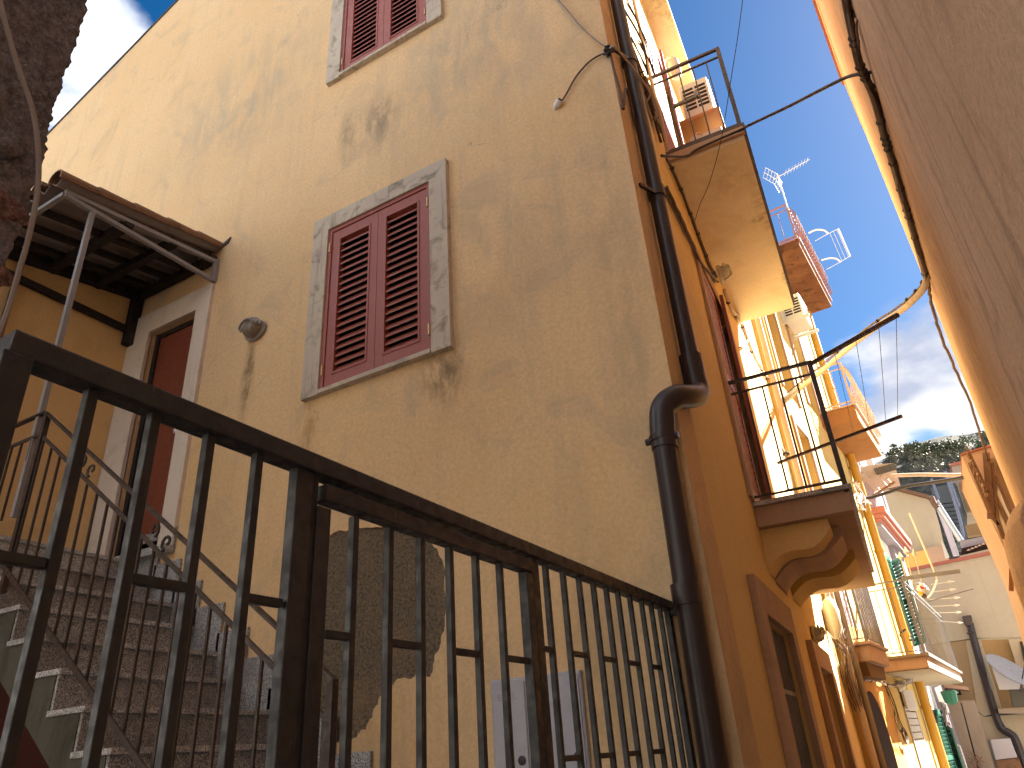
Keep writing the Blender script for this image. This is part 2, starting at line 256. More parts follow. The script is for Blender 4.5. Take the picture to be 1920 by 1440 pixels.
# ------------------------------------------------------------------ objects
ROOTS = {}
def tag(o, label=None, cat=None, group=None, kind=None):
    if label: o['label'] = label
    if cat: o['category'] = cat
    if group: o['group'] = group
    if kind: o['kind'] = kind
    return o
def thing(name, label, cat, loc=(0, 0, 0), group=None):
    o = bpy.data.objects.new(name, None); COL.objects.link(o); o.location = loc; o.empty_display_size = .1
    return tag(o, label, cat, group)
def rootloc(o):
    while o.parent: o = o.parent
    return Vector(o.location)
class MB:
    def __init__(s): s.v = []; s.f = []; s.sm = False
    def add(s, vs, fs):
        k = len(s.v); s.v += [tuple(v) for v in vs]; s.f += [tuple(i+k for i in f) for f in fs]; return s
    def box8(s, p): return s.add(p, [(0, 3, 2, 1), (4, 5, 6, 7), (0, 1, 5, 4), (1, 2, 6, 5), (2, 3, 7, 6), (3, 0, 4, 7)])
    def box(s, a, b):
        x0, y0, z0 = [min(a[i], b[i]) for i in range(3)]; x1, y1, z1 = [max(a[i], b[i]) for i in range(3)]
        return s.box8([(x0, y0, z0), (x1, y0, z0), (x1, y1, z0), (x0, y1, z0), (x0, y0, z1), (x1, y0, z1), (x1, y1, z1), (x0, y1, z1)])
    def pbox(s, P, u0, u1, z0, z1, o0, o1):
        return s.box8([P.pt(u0, z0, o0), P.pt(u1, z0, o0), P.pt(u1, z0, o1), P.pt(u0, z0, o1), P.pt(u0, z1, o0), P.pt(u1, z1, o0), P.pt(u1, z1, o1), P.pt(u0, z1, o1)])
    def beam(s, a, b, w, h=None, up=(0, 0, 1)):
        a = Vector(a); b = Vector(b); h = h or w; d = (b-a).normalized(); up = Vector(up)
        if abs(d.dot(up)) > .98: up = Vector((0, 1, 0))
        x = d.cross(up).normalized()*w/2; y = x.cross(d).normalized()*h/2
        return s.box8([a-x-y, a+x-y, a+x+y, a-x+y, b-x-y, b+x-y, b+x+y, b-x+y])
    def tube(s, pts, r, n=8, cap=True, rfun=None):
        pts = [Vector(p) for p in pts]; rings = []; up = Vector((0, 0, 1)); px = None
        for i, p in enumerate(pts):
            d = (pts[min(i+1, len(pts)-1)]-pts[max(i-1, 0)]).normalized()
            x = d.cross(up) if px is None else px - d*px.dot(d)
            if x.length < .05: x = d.cross(Vector((1, .3, 0)))
            x.normalize(); px = x; y = d.cross(x); rr = rfun(i) if rfun else r
            rings.append([p + (x*math.cos(2*math.pi*k/n)+y*math.sin(2*math.pi*k/n))*rr for k in range(n)])
        vs = [v for g in rings for v in g]; fs = []
        for i in range(len(rings)-1):
            for k in range(n): fs.append((i*n+k, i*n+(k+1) % n, (i+1)*n+(k+1) % n, (i+1)*n+k))
        if cap: fs.append(tuple(range(n))[::-1]); fs.append(tuple(range((len(rings)-1)*n, len(rings)*n)))
        s.sm = True
        return s.add(vs, fs)
    def lathe(s, c, axis, prof, n=16):
        """prof: list of (dist along axis, radius)"""
        ax = Vector(axis).normalized(); c = Vector(c)
        return s.tube([c+ax*d for d, r in prof], 0, n, True, lambda i: max(prof[i][1], .0005))
    def prism(s, loop, n, d, holes=()):
        """planar polygon loop (3D), extruded by d along n; front cap at loop"""
        n = Vector(n).normalized(); loops = [[Vector(p) for p in l] for l in (loop, *holes)]
        tris = tessellate_polygon(loops); flat_ = [p for l in loops for p in l]; k = len(flat_)
        vs = flat_ + [p+n*d for p in flat_]; fs = [tuple(t) for t in tris] + [tuple(k+i for i in t[::-1]) for t in tris]
        o = 0
        for l in loops:
            m = len(l)
            for i in range(m): fs.append((o+i, o+(i+1) % m, k+o+(i+1) % m, k+o+i))
            o += m
        return s.add(vs, fs)
    def build(s, name, mat, parent=None, bevel=0., smooth=None, label=None, kind=None):
        me = bpy.data.meshes.new(name); off = rootloc(parent) if parent else Vector((0, 0, 0))
        me.from_pydata([tuple(Vector(v)-off) for v in s.v], [], s.f); me.materials.append(MATS[mat])
        bm = bmesh.new(); bm.from_mesh(me); bmesh.ops.recalc_face_normals(bm, faces=bm.faces)
        bm.to_mesh(me); bm.free()
        o = bpy.data.objects.new(name, me); COL.objects.link(o)
        if parent: o.parent = parent
        if bevel:
            bv = o.modifiers.new('bevel', 'BEVEL'); bv.width = bevel; bv.segments = 2; bv.limit_method = 'ANGLE'
        if (s.sm if smooth is None else smooth):
            me.polygons.foreach_set('use_smooth', [True]*len(me.polygons))
            try: me.set_sharp_from_angle(angle=R(40))
            except Exception: pass
        if label: o['label'] = label
        if kind: o['kind'] = kind
        return o
def struct(mb, name, mat, **k):
    o = mb.build(name, mat, **k); o['kind'] = 'structure'; return o
def copies(src, offs, parent=None):
    out = []
    for d in offs:
        c = src.copy(); COL.objects.link(c); c.parent = parent if parent is not None else src.parent; c.location = Vector(src.location)+Vector(d); out.append(c)
    return out
def spline(pts, n=6, jit=0.):
    pts = [Vector(p) for p in pts]; P = [pts[0]]+pts+[pts[-1]]; out = []
    for i in range(1, len(P)-2):
        for k in range(n):
            t = k/n; a, b, c, d = P[i-1], P[i], P[i+1], P[i+2]
            out.append(.5*((2*b)+(c-a)*t+(2*a-5*b+4*c-d)*t*t+(3*b-a-3*c+d)*t**3)+Vector((random.uniform(-1, 1), random.uniform(-1, 1), random.uniform(-1, 1)))*jit)
    out.append(P[-2]); return out
def wallpoly(P, outer, holes=(), th=.3, off=0):
    m = MB(); return m.prism([P.pt(u, z, off) for u, z in outer], -P.n, th, [[P.pt(u, z, off) for u, z in h] for h in holes])
def rect(u0, u1, z0, z1): return [(u0, z0), (u1, z0), (u1, z1), (u0, z1)]
# ---------------- setting
MB().box((-60, -30, -1), (60, 140, 0)).build('ground', 'cobbles')['kind'] = 'structure'
# ================= the yellow building on the corner
bA = thing('corner_building', 'yellow ochre plastered corner building with red louvred shutters and a scar of bare render', 'building', (-3, 5, 0))
def roofz(x): return 11.34+(x+6.71)*.392
# window data on F (u0,u1,z0,z1 outer surround), shutter inside
WIN = [(-3.71, -2.33, 4.125, 5.86), (-3.71, -2.33, 7.60, 9.35)]
def shut_rect(w): return (w[0]+.17, w[1]-.165, w[2]+.035, w[3]-.16)
scar_px = [(598, 1384), (590, 1300), (583, 1200), (580, 1100), (586, 1035), (600, 1022), (618, 1006), (640, 995), (652, 998), (675, 991), (705, 990), (728, 988), (740, 989), (752, 983), (768, 988), (783, 996), (798, 1003), (812, 1018), (825, 1035), (834, 1055), (839, 1075), (836, 1105), (840, 1140), (838, 1172), (831, 1195), (828, 1215), (818, 1232), (814, 1262), (810, 1269), (797, 1271), (786, 1266), (775, 1274), (762, 1271), (750, 1273), (741, 1284), (730, 1288), (723, 1302), (716, 1306), (712, 1322), (704, 1330), (702, 1345), (696, 1352), (690, 1368), (680, 1370), (672, 1384), (655, 1388), (630, 1392)]
scar = [F.px(*p) for p in scar_px]
# densify with jitter
sc2 = []
for i in range(len(scar)):
    a = Vector(scar[i]); b = Vector(scar[(i+1) % len(scar)])
    for k in range(4):
        p = a.lerp(b, k/4); j = .006 if k else 0; sc2.append((p.x+random.uniform(-j, j), p.y+random.uniform(-j, j)))
DOOR = (-5.84, -5.17, 3.26, 5.52)
outer = [(-12, 0), (-.9, 0), (-.9, roofz(-.9)), (-12, roofz(-12))]
holes = [rect(*shut_rect(w)) for w in WIN] + [sc2[::-1], rect(*DOOR), rect(-7.75, -6.95, 6.1, 7.3)]
wallpoly(F, outer, holes, .02, .02).build('plaster_face', 'front plaster', bA)
wallpoly(F, outer, [rect(*shut_rect(w)) for w in WIN]+[rect(*DOOR), rect(-7.75, -6.95, 6.1, 7.3)], .30, -.002).build('wall', 'front plaster', bA)
MB().prism([Vector((x, 3.565, z)) for x, z in [(-12.1, roofz(-12.1)+.004), (-.84, roofz(-.84)+.004), (-.84, roofz(-.84)+.035), (-12.1, roofz(-12.1)+.035)]], (0, 1, 0), 3.0).build('roof_edge', 'concrete dirty', bA)
# rough render inside the scar: displaced sheet just behind the plaster face
def scar_sheet():
    m = MB(); us = [u for u, z in sc2]; zs = [z for u, z in sc2]; u0, u1, z0, z1 = min(us)-.02, max(us)+.02, min(zs)-.02, max(zs)+.02; st = .0065; nu = int((u1-u0)/st); nz = int((z1-z0)/st)
    vs = []
    for j in range(nz+1):
        for i in range(nu+1):
            u = u0+(u1-u0)*i/nu; z = z0+(z1-z0)*j/nz; p = Vector((u*60, z*60, 0))
            d = .0045+.005*mnoise.noise(p)+.004*mnoise.noise(p*2.3)+.004*mnoise.noise(Vector((u*9, z*9, 3)))
            vs.append(F.pt(u, z, max(.0008, min(.012, d*.6))))
    fs = [(j*(nu+1)+i, j*(nu+1)+i+1, (j+1)*(nu+1)+i+1, (j+1)*(nu+1)+i) for j in range(nz) for i in range(nu)]
    m.add(vs, fs); m.build('bare_render_patch', 'render scar', bA, smooth=True, label='rough bare render showing where the plaster fell off')
scar_sheet()
def louvre_window(P, w, parent, bodymat='shutter red', srmat='stone surround', slats=19, front=.02, door=False):
    u0, u1, z0, z1 = w; s = shut_rect(w); k = MB()
    # surround of three stone pieces and a sill
    k.prism([P.pt(u, z, .065) for u, z in [(u0, z0), (s[0], z0), (s[0], s[3]), (s[1], s[3]), (s[1], z0), (u1, z0), (u1, z1), (u0, z1)]], -P.n, .06)
    win = k.build('window', srmat, parent, bevel=.004)
    MB().pbox(P, s[0]+.001, s[1]-.001, z0, s[2], .0, .075).build('sill', srmat, win, bevel=.003)
    # outer frame
    fr = MB(); fw = .035; a, b, c, d = s
    for q in ((a, a+fw, c, d), (b-fw, b, c, d), (a+fw, b-fw, d-fw, d)): fr.pbox(P, *q, -.02, front+.028)
    fr.build('shutter_frame', bodymat, win, bevel=.003)
    mid = (a+b)/2; leaf = []
    for l0, l1 in ((a+fw+.003, mid-.0015), (mid+.0015, b-fw-.003)):
        m = MB(); st = .085; rb = .10; zb = c+.003; zt = d-fw-.003
        m.pbox(P, l0, l0+st, zb, zt, -.015, front+.018); m.pbox(P, l1-st, l1, zb, zt, -.015, front+.018)
        m.pbox(P, l0+st, l1-st, zb, zb+rb+.02, -.0148, front+.0178); m.pbox(P, l0+st, l1-st, zt-rb, zt, -.0148, front+.0178)
        g = MB(); bd = .014
        for q in ((l0+st-bd, l0+st+.004, zb+rb+.006, zt-rb+bd), (l1-st-.004, l1-st+bd, zb+rb+.006, zt-rb+bd), (l0+st+.004, l1-st-.004, zb+rb+.006, zb+rb+.026), (l0+st+.004, l1-st-.004, zt-rb-.004, zt-rb+bd)): g.pbox(P, *q, front+.012, front+.0245)
        m.build('shutter_leaf', bodymat, win, bevel=.002); g.build('shutter_moulding', bodymat, win, bevel=.003)
        za, zc = zb+rb+.02, zt-rb; stp = (zc-za)/slats
        def slat(z):
            q = MB(); q.box8([P.pt(l0+st, z+stp*.98, -.016), P.pt(l1-st, z+stp*.98, -.016), P.pt(l1-st, z+stp*1.08, -.012), P.pt(l0+st, z+stp*1.08, -.012),
                              P.pt(l0+st, z+.0, front+.010), P.pt(l1-st, z+.0, front+.010), P.pt(l1-st, z+.011, front+.013), P.pt(l0+st, z+.011, front+.013)]); return q
        s0 = slat(za).build('slat', bodymat, win)
        copies(s0, [(0, random.uniform(-.0015, .0015), stp*i+random.uniform(-.0022, .0022)) for i in range(1, slats)], win)
    for u in (a+.022, b-.022):
        for z in (c+.17, d-.2): MB().tube([P.pt(u, z-.045, front+.034), P.pt(u, z+.045, front+.034)], .0075, 8).build('hinge', 'brass', win)
    MB().pbox(P, a, b, c, d, -.12, -.10).build('pane', 'dark opening', win)
    return win
for w in WIN: louvre_window(F, w, bA)
# small far window behind the canopy
k = MB(); far = F
k.prism([F.pt(u, z, .05) for u, z in [(-7.9, 5.9), (-7.75, 5.9), (-7.75, 7.3), (-6.95, 7.3), (-6.95, 5.9), (-6.8, 5.9), (-6.8, 7.45), (-7.9, 7.45)]], (0, 1, 0), .05)
fw_ = k.build('window', 'stone surround', bA); MB().pbox(F, -7.75, -6.95, 6.1, 7.3, -.1, -.05).build('shutter_leaf', 'shutter red', fw_)
# door with pale stone surround
d0, d1, dz0, dz1 = DOOR; k = MB()
k.prism([F.pt(u, z, .055) for u, z in [(-6.155, 3.26), (d0, 3.26), (d0, dz1), (d1, dz1), (d1, 3.26), (-4.99, 3.26), (-4.99, 5.76), (-6.155, 5.76)]], (0, 1, 0), .05)
dr = k.build('door', 'door surround', bA, bevel=.006)
MB().pbox(F, d0+.055, d1-.0, dz0, dz1-.05, -.10, -.05).build('door_leaf', 'door brown', dr)
MB().pbox(F, d0+.001, d0+.055, dz0, dz1, -.12, -.03).pbox(F, d0+.055, d1, dz1-.05, dz1, -.12, -.035).build('door_frame', 'canopy timber', dr)
MB().lathe(F.pt(d1-.085, 4.33, -.05), -Vector((0, 1, 0)), [(0, .012), (.02, .012), (.025, .026), (.05, .03), (.06, .015)]).build('handle', 'alu', dr)
MB().pbox(F, -6.155, -4.99, 3.20, 3.26, 0.02, .12).build('threshold', 'granite', dr)
# ---- street wall G of building A
yEnd = 11.55
g_holes = [rect(5.9, 7.25, 3.34, 5.75), rect(5.55, 7.0, 6.72, 9.2), rect(5.0, 6.2, .35, 2.33), rect(7.75, 8.95, .1, 2.2)]
wallpoly(G, [(3.62, 0), (yEnd, 0), (yEnd, 10.2), (3.62, 10.2)], g_holes, .3).build('street_wall', 'street plaster', bA)
MB().pbox(G, 3.62, yEnd, .0, 10.2, -.6, -.58).build('inner_wall', 'dark opening', bA)
MB().pbox(G, 3.95, yEnd+.1, 10.2, 10.32, -.4, .29).build('eave', 'slab plaster', bA)
MB().box((-12, 3.9, 0), (-11.8, 11, roofz(-12))).box((-12, 10.8, 0), (-1.7, 11.1, 12)).build('rear_wall', 'front plaster', bA)
# balconies of A
def baluster_rail(P, u0, u1, offo, z0, zt, parent, mat, nshort, nlong, bw=.012, rail2=.11, post=.038, tops=.035, far=True, coil=False):
    k = MB()
    for z, h in ((zt, tops), (zt-rail2, .022), (z0+.05, .022)):
        k.beam(P.pt(u0, z, .02), P.pt(u0, z, offo), .03 if z == zt else .018, h*.7); k.beam(P.pt(u0, z, offo), P.pt(u1, z, offo), .03 if z == zt else .018, h*.7)
        if far: k.beam(P.pt(u1, z, .02), P.pt(u1, z, offo), .03 if z == zt else .018, h*.7)
    r = k.build('balcony_rail', mat, parent)
    pm = MB().beam(P.pt(u0, z0-.05, offo), P.pt(u0, zt+.01, offo), post).build('rail_post', mat, parent)
    copies(pm, [P.t*(u1-u0)], parent)
    b = MB().beam(P.pt(u0, z0+.05, .02), P.pt(u0, zt-rail2, .02), bw).build('railing_bar', mat, parent)
    copies(b, [P.n*((offo-.02)*i/(nshort+1)) for i in range(1, nshort+1)], parent)
    if far: copies(b, [P.t*(u1-u0)+P.n*((offo-.02)*i/(nshort+1)) for i in range(0, nshort+1)], parent)
    copies(b, [P.t*((u1-u0)*i/(nlong+1))+P.n*(offo-.02) for i in range(1, nlong+1)], parent)
    return r
# upper balcony
ub = MB().pbox(G, 5.42, 8.74, 6.56, 6.68, .001, .72).build('balcony', 'slab plaster', bA, bevel=.006)
MB().pbox(G, 5.38, 8.78, 6.68, 6.715, .001, .75).build('marble_edge', 'brown iron', ub)
MB().pbox(G, 5.38, 5.418, 6.60, 6.678, .001, .735).build('slab_fascia', 'pink trim', ub)
MB().pbox(G, 5.43, 8.73, 6.60, 6.677, .722, .738).build('slab_drip', 'brown iron', ub)
baluster_rail(G, 5.42, 8.7, .71, 6.70, 7.80, ub, 'rail iron', 4, 14)
# lower balcony with corbels
lb = MB().pbox(G, 5.92, 9.5, 3.12, 3.285, .001, .72).build('balcony', 'pink trim', bA, bevel=.006)
MB().pbox(G, 5.88, 9.54, 3.285, 3.32, .001, .75).build('marble_edge', 'granite', lb)
baluster_rail(G, 5.93, 9.45, .71, 3.32, 4.42, lb, 'rail iron', 4, 15, bw=.014)
def corbel(u0, u1, zt, reach, drop, mat):
    prof = [(0, zt), (reach, zt), (reach, zt-.07)]
    for i in range(13):
        t = i/12; prof.append((reach*(1-t)-.0, zt-.08-drop*(t**1.0)*.75-.05*math.sin(t*math.pi*2)))
    prof.append((0, zt-.1-drop*.8))
    MB().prism([G.pt(u0, z, o) for o, z in prof], G.t, u1-u0).build('corbel', mat, lb, bevel=.006)
corbel(6.0, 6.30, 3.118, .52, .34, 'street plaster'); corbel(6.301, 6.95, 3.118-.002, .58, .36, 'pink trim'); corbel(7.3, 7.95, 3.118, .62, .34, 'yellow plaster')
# shutters of the street side
def leaf(P, u0, u1, z0, z1, off, ang, mat, parent, n=30, hinge='l'):
    """louvred leaf; rotated about hinge edge by ang (deg) outward"""
    q = Plane(P.pt(u0 if hinge == 'l' else u1, 0, off), 0, 1); t = P.t if hinge == 'l' else -P.t
    a = R(ang); q.t = (t*math.cos(a)+P.n*math.sin(a)); q.n = (P.n*math.cos(a)-t*math.sin(a)); w = u1-u0
    m = MB(); st = .07
    for r in ((0, st, z0, z1), (w-st, w, z0, z1), (st, w-st, z0, z0+.12), (st, w-st, z1-.1, z1), (st, w-st, (z0+z1)/2-.04, (z0+z1)/2+.04)): m.pbox(q, *r, 0, .035)
    o = m.build('shutter_leaf', mat, parent, bevel=.002); stp = (z1-z0-.22)/n
    sl_ = MB().box8([q.pt(st, z0+.12, .002), q.pt(w-st, z0+.12, .002), q.pt(w-st, z0+.13, .002), q.pt(st, z0+.13, .002), q.pt(st, z0+.12+stp*.8, .03), q.pt(w-st, z0+.12+stp*.8, .03), q.pt(w-st, z0+.13+stp*.8, .03), q.pt(st, z0+.13+stp*.8, .03)]).build('slat', mat, parent)
    copies(sl_, [(0, 0, stp*i) for i in range(1, n)], parent)
def surround(P, u0, u1, z0, z1, w, mat, parent, off=.03, nm='window', legs=True):
    return MB().prism([P.pt(u, z, off) for u, z in [(u0-w, z0), (u0, z0), (u0, z1), (u1, z1), (u1, z0), (u1+w, z0), (u1+w, z1+w), (u0-w, z1+w)]], -P.n, off-.001).build(nm, mat, parent, bevel=.004)
s1 = surround(G, 5.9, 7.25, 3.34, 5.75, .14, 'pink trim', bA); leaf(G, 5.9, 6.57, 3.36, 5.73, -.02, 0, 'shutter red', s1, 34); leaf(G, 6.58, 7.25, 3.36, 5.73, .0, 5, 'shutter red', s1, 34, 'r'); MB().pbox(G, 5.9, 7.25, 3.34, 5.75, -.2, -.18).build('pane', 'dark opening', s1)
s2 = surround(G, 5.55, 7.0, 6.72, 9.2, .14, 'pink trim', bA); leaf(G, 5.55, 6.27, 6.74, 9.18, .0, 0, 'shutter pale red', s2, 34); leaf(G, 6.28, 7.0, 6.74, 9.18, .0, 5, 'shutter pale red', s2, 34, 'r'); MB().pbox(G, 5.55, 7.0, 6.72, 9.2, -.2, -.18).build('pane', 'dark opening', s2)
# grille window/door
s3 = surround(G, 5.0, 6.2, .35, 2.33, .22, 'pink trim', bA, .05)
MB().pbox(G, 5.0, 6.2, .35, 2.33, -.24, -.22).build('pane', 'dark opening', s3)
gb = MB().beam(G.pt(5.05, .4, -.03), G.pt(5.05, 2.32, -.03), .014).build('grille_bar', 'grey steel', s3); copies(gb, [G.t*(.11*i) for i in range(1, 11)], s3)
MB().beam(G.pt(5.0, 1.9, -.03), G.pt(6.2, 1.9, -.03), .012, .03).beam(G.pt(5.0, 1.25, -.03), G.pt(6.2, 1.25, -.03), .012, .03).build('grille_rail', 'grey steel', s3)
s4 = surround(G, 7.75, 8.95, .1, 2.2, .22, 'pink trim', bA, .06, 'doorway')
MB().pbox(G, 8.0, 8.95, .1, 1.95, -.27, -.25).build('door_leaf', 'dark opening', s4); MB().pbox(G, 7.75, 8.0, .1, 2.2, -.25, -.2).build('door_jamb', 'pink trim', s4)
# ---------------- downpipe
dp = thing('downpipe', 'thick dark brown downpipe with double elbow on the corner of the yellow building', 'drainpipe', (-.9, 3.6, 0))
pr = .062
MB().tube([G.pt(3.9, 10.1, .075), G.pt(3.9, 3.66, .075)], .052, 20).build('upper_pipe', 'downpipe brown', dp)
elb = [G.pt(3.9, 3.70, .075), G.pt(3.9, 3.55, .075), G.pt(3.88, 3.44, .08), Vector((-.855, 3.72, 3.36)), Vector((-.90, 3.58, 3.31)), Vector((-.955, 3.52, 3.24)), Vector((-.975, 3.505, 3.12)), Vector((-.98, 3.50, 3.0))]
MB().tube(spline(elb, 6), pr+.007, 20).build('elbow', 'downpipe brown', dp)
MB().tube([(-.98, 3.50, 3.08), (-1.03, 3.495, 0)], pr, 20).build('lower_pipe', 'downpipe brown', dp)
for z in (3.66, 5.0, 6.35, 7.7, 9.0):
    MB().tube([G.pt(3.9, z-.045, .075), G.pt(3.9, z+.045, .075)], .060, 20).build('pipe_collar', 'downpipe brown', dp)
for z in (4.95, 6.3, 7.65):
    MB().beam(G.pt(3.83, z, .075), G.pt(3.70, z, .01), .02, .025).build('wall_clip', 'downpipe brown', dp)
k = MB().tube([(-.982, 3.50, 3.045), (-.984, 3.50, 3.075)], pr+.01, 20); k.beam((-1.07, 3.50, 3.06), (-.90, 3.50, 3.06), .02, .022); k.tube([(-1.075, 3.50, 3.06), (-1.055, 3.50, 3.06)], .02, 8).tube([(-.915, 3.50, 3.06), (-.895, 3.50, 3.06)], .02, 8); k.build('pipe_clamp', 'downpipe brown', dp)
MB().tube([(-1.0, 3.497, 2.2), (-1.0, 3.497, 2.3)], pr+.007, 20).build('pipe_collar', 'downpipe brown', dp)
# ---------------- wall lamps
def bulkhead(P, u, z, label, s=1., off=0.02, mat='lamp amber'):
    t = thing('wall_lamp', label, 'wall lamp', P.pt(u, z, off)); c = P.pt(u, z, off); n = P.n
    def oval(name, prof, mt, sq=1.25, bot=True):
        m = MB(); N_ = 24; rings = []
        for d, r in prof: rings.append([c+n*d*s+(P.t*math.cos(2*math.pi*i/N_)*sq+Vector((0, 0, math.sin(2*math.pi*i/N_))))*r*s for i in range(N_)])
        vs = [v for g in rings for v in g]; fs = [(i*N_+k, i*N_+(k+1) % N_, (i+1)*N_+(k+1) % N_, (i+1)*N_+k) for i in range(len(rings)-1) for k in range(N_)]; fs.append(tuple(range((len(rings)-1)*N_, len(rings)*N_)))
        fs.append(tuple(range(N_))[::-1]); m.sm = True; m.add(vs, fs); return m.build(name, mt, t)
    oval('lamp_base', [(0, .075), (.02, .078), (.028, .072)], 'grey plastic' if mat == 'lamp amber' else mat)
    oval('lamp_glass', [(.028, .062), (.05, .06), (.075, .05), (.09, .03), (.095, .01)], mat)
    k = MB()
    # hood over the upper half with two ribs
    for j, (r0, dd) in enumerate(((.074, .06), (.062, .085), (.05, .10))):
        pts = [c+n*dd*s+(P.t*math.cos(a)*1.25+Vector((0, 0, math.sin(a))))*r0*s for a in [math.pi*q/14 for q in range(0, 15)]]
        k.tube(pts, .007*s, 6)
    k.build('lamp_hood', 'grey plastic' if mat == 'lamp amber' else mat, t)
    k = MB(); pts = [c+n*dd*s+Vector((0, 0, -zz*s)) for dd, zz in ((.03, .066), (.06, .06), (.085, .045), (.1, .0))]; k.tube(pts, .005*s, 6); k.build('lamp_rib', 'grey plastic' if mat == 'lamp amber' else mat, t)
    return t
bulkhead(F, F.px(485, 624)[0], F.px(485, 624)[1], 'oval ribbed bulkhead lamp on the front wall between door and window', 1.25)
bulkhead(G, 7.05, 6.28, 'grey ribbed bulkhead lamp under the upper balcony of the yellow building', 1.3, .06, 'cream plastic')
bulkhead(G, 8.35, 2.55, 'ribbed bulkhead lamp above the ground floor doorway under the scroll corbels', 1.15, .01, 'cream plastic')
bulkhead(B, 15.9, 2.35, 'pale round wall lamp under the long balcony near the white louvred door', 1.3, .02, 'cream plastic')
bulkhead(B, 16.9, 2.5, 'grey round wall lamp beside the green street lantern', 1.2, .05, 'grey plastic')
# ---------------- meter boxes
def meter(u0, u1, z0, z1, label, tilt=0):
    t = thing('meter_box', label, 'meter box', F.pt((u0+u1)/2, z0, .02))
    MB().pbox(F, u0, u1, z0, z1, .0, .05).build('box_frame', 'meter grey', t, bevel=.008)
    MB().pbox(F, u0+.012, u1-.012, z0+.02, z1-.02, .05, .058).build('box_door', 'meter grey', t, bevel=.004)
    MB().lathe(F.pt(u1-.05, (z0+z1)/2-.02, .058), F.n, [(0, .022), (.004, .022), (.006, .016)]).build('lock', 'cable dark', t)
    return t
m1 = meter(-2.15, -1.93, 1.25, 1.985, 'left grey meter box behind the gate with embossed letters')
m2 = meter(-1.855, -1.62, 1.25, 1.985, 'right grey meter box behind the fence with round lock')
def text(s, size, P, u, z, off, mat, parent, ext=.002, name='lettering'):
    c = bpy.data.curves.new(name, 'FONT'); c.body = s; c.size = size; c.extrude = ext
    o = bpy.data.objects.new(name, c); COL.objects.link(o); c.materials.append(MATS[mat])
    M = Matrix((P.t, Vector((0, 0, 1)), P.n)).transposed().to_4x4(); M.translation = P.pt(u, z, off)
    dg = bpy.context.evaluated_depsgraph_get(); me = bpy.data.meshes.new_from_object(o.evaluated_get(dg)); bpy.data.objects.remove(o)
    me.transform(M); me.transform(Matrix.Translation(-rootloc(parent))); o2 = bpy.data.objects.new(name, me); COL.objects.link(o2); o2.parent = parent; return o2
text('ENEL', .05, F, -2.105, 1.88, .0585, 'screen mauve', m1)
# ---------------- granite stairs
st = thing('stone_stairs', 'speckled granite stairs climbing along the front wall to the brown door', 'stairs', (-3.8, 2.9, 0))
RUN, RISE = .2725, .205
nose = [(-3.81+RUN*2 - RUN*i, 1.98-RISE*2+RISE*i) for i in range(-5, 8)]
nose = [p for p in nose if p[1] < 3.1]
for (x, z) in nose:
    MB().box((x-RUN-.01, 2.345, z-.03), (x+.032, 3.555, z)).build('tread', 'granite', st, bevel=.003)
    MB().box((x-.02, 2.365, z-RISE), (x-.0, 3.555, z-.031)).build('riser', 'granite riser', st)
    MB().box((x-RUN, 3.556, z+.001), (x+.03, 3.5785, z+RISE*1.0+.13)).build('skirting_slab', 'granite riser', st, bevel=.003)
xt = nose[-1][0]-RUN; zt = nose[-1][1]+RISE
MB().box((-6.15, 2.30, zt-.03), (xt+.02, 3.578, zt)).build('landing', 'granite', st, bevel=.004); MB().box((xt-.02, 2.33, zt-RISE), (xt, 3.577, zt-.031)).build('riser', 'granite', st)
MB().box((-4.98, 3.556, zt+.001), (xt+.03, 3.5785, zt+.2)).build('skirting_slab', 'granite riser', st)
# concrete body
prof = [(-1.9, .0)]
for (x, z) in nose: prof += [(x-.022, z-RISE-.031), (x-.022, z-.031)]
prof = [(nose[0][0]-.022, 0)]+prof[1:]+[(-6.15, zt-.031), (-6.15, zt-.34), (xt-.15, zt-.34), (-3.0, 1.0), (-2.2, 0)]
MB().prism([Vector((x, 2.36, z)) for x, z in prof], (0, 1, 0), 1.2).build('stair_body', 'concrete dirty', st)
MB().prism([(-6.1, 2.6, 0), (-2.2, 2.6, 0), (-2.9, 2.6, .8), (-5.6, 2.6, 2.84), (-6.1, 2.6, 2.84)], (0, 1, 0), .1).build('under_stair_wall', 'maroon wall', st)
# stair railing
sr = thing('stair_railing', 'slim dark iron stair railing with small scrolls beside the granite steps', 'railing', (-3.5, 2.36, 1.5))
yr = 2.36
A0, A1 = Vector((-4.89, yr, 3.925)), Vector((-2.155, yr, 1.93)); dn = (A1-A0).normalized(); drop = Vector((0, 0, -.165))
MB().beam(A0, A1, .035, .014).beam(A0+Vector((0, 0, 0)), (-6.15, yr, 3.93), .035, .014).build('handrail', 'rail iron', sr)
MB().beam(A0+drop, A1+drop, .014, .022).beam(A0+drop, (-6.15, yr, 3.765), .014, .022).build('second_rail', 'rail iron', sr)
bz = lambda x: 2.85-(x+4.85)*.724
MB().beam((-4.9, yr-.03, bz(-4.9)), (-2.1, yr-.03, bz(-2.1)), .012, .03).build('bottom_rail', 'rail iron', sr)
bb = None
for i in range(22):
    x = -4.83+.125*i
    if x > -2.2: break
    t_ = (x-A0.x)/(A1.x-A0.x); zt_ = A0.z+(A1.z-A0.z)*t_-.165
    if bb is None: bb = MB().beam((x, yr, bz(x)-.03), (x, yr, zt_), .013).build('baluster', 'rail iron', sr); bx = x; bt = zt_
    else: copies(bb, [(x-bx, 0, zt_-bt)], sr)
bb = MB().beam((-4.98, yr, 3.2), (-4.98, yr, 3.765), .013).build('baluster', 'rail iron', sr); copies(bb, [(-.12*i, 0, 0) for i in range(1, 10)], sr)
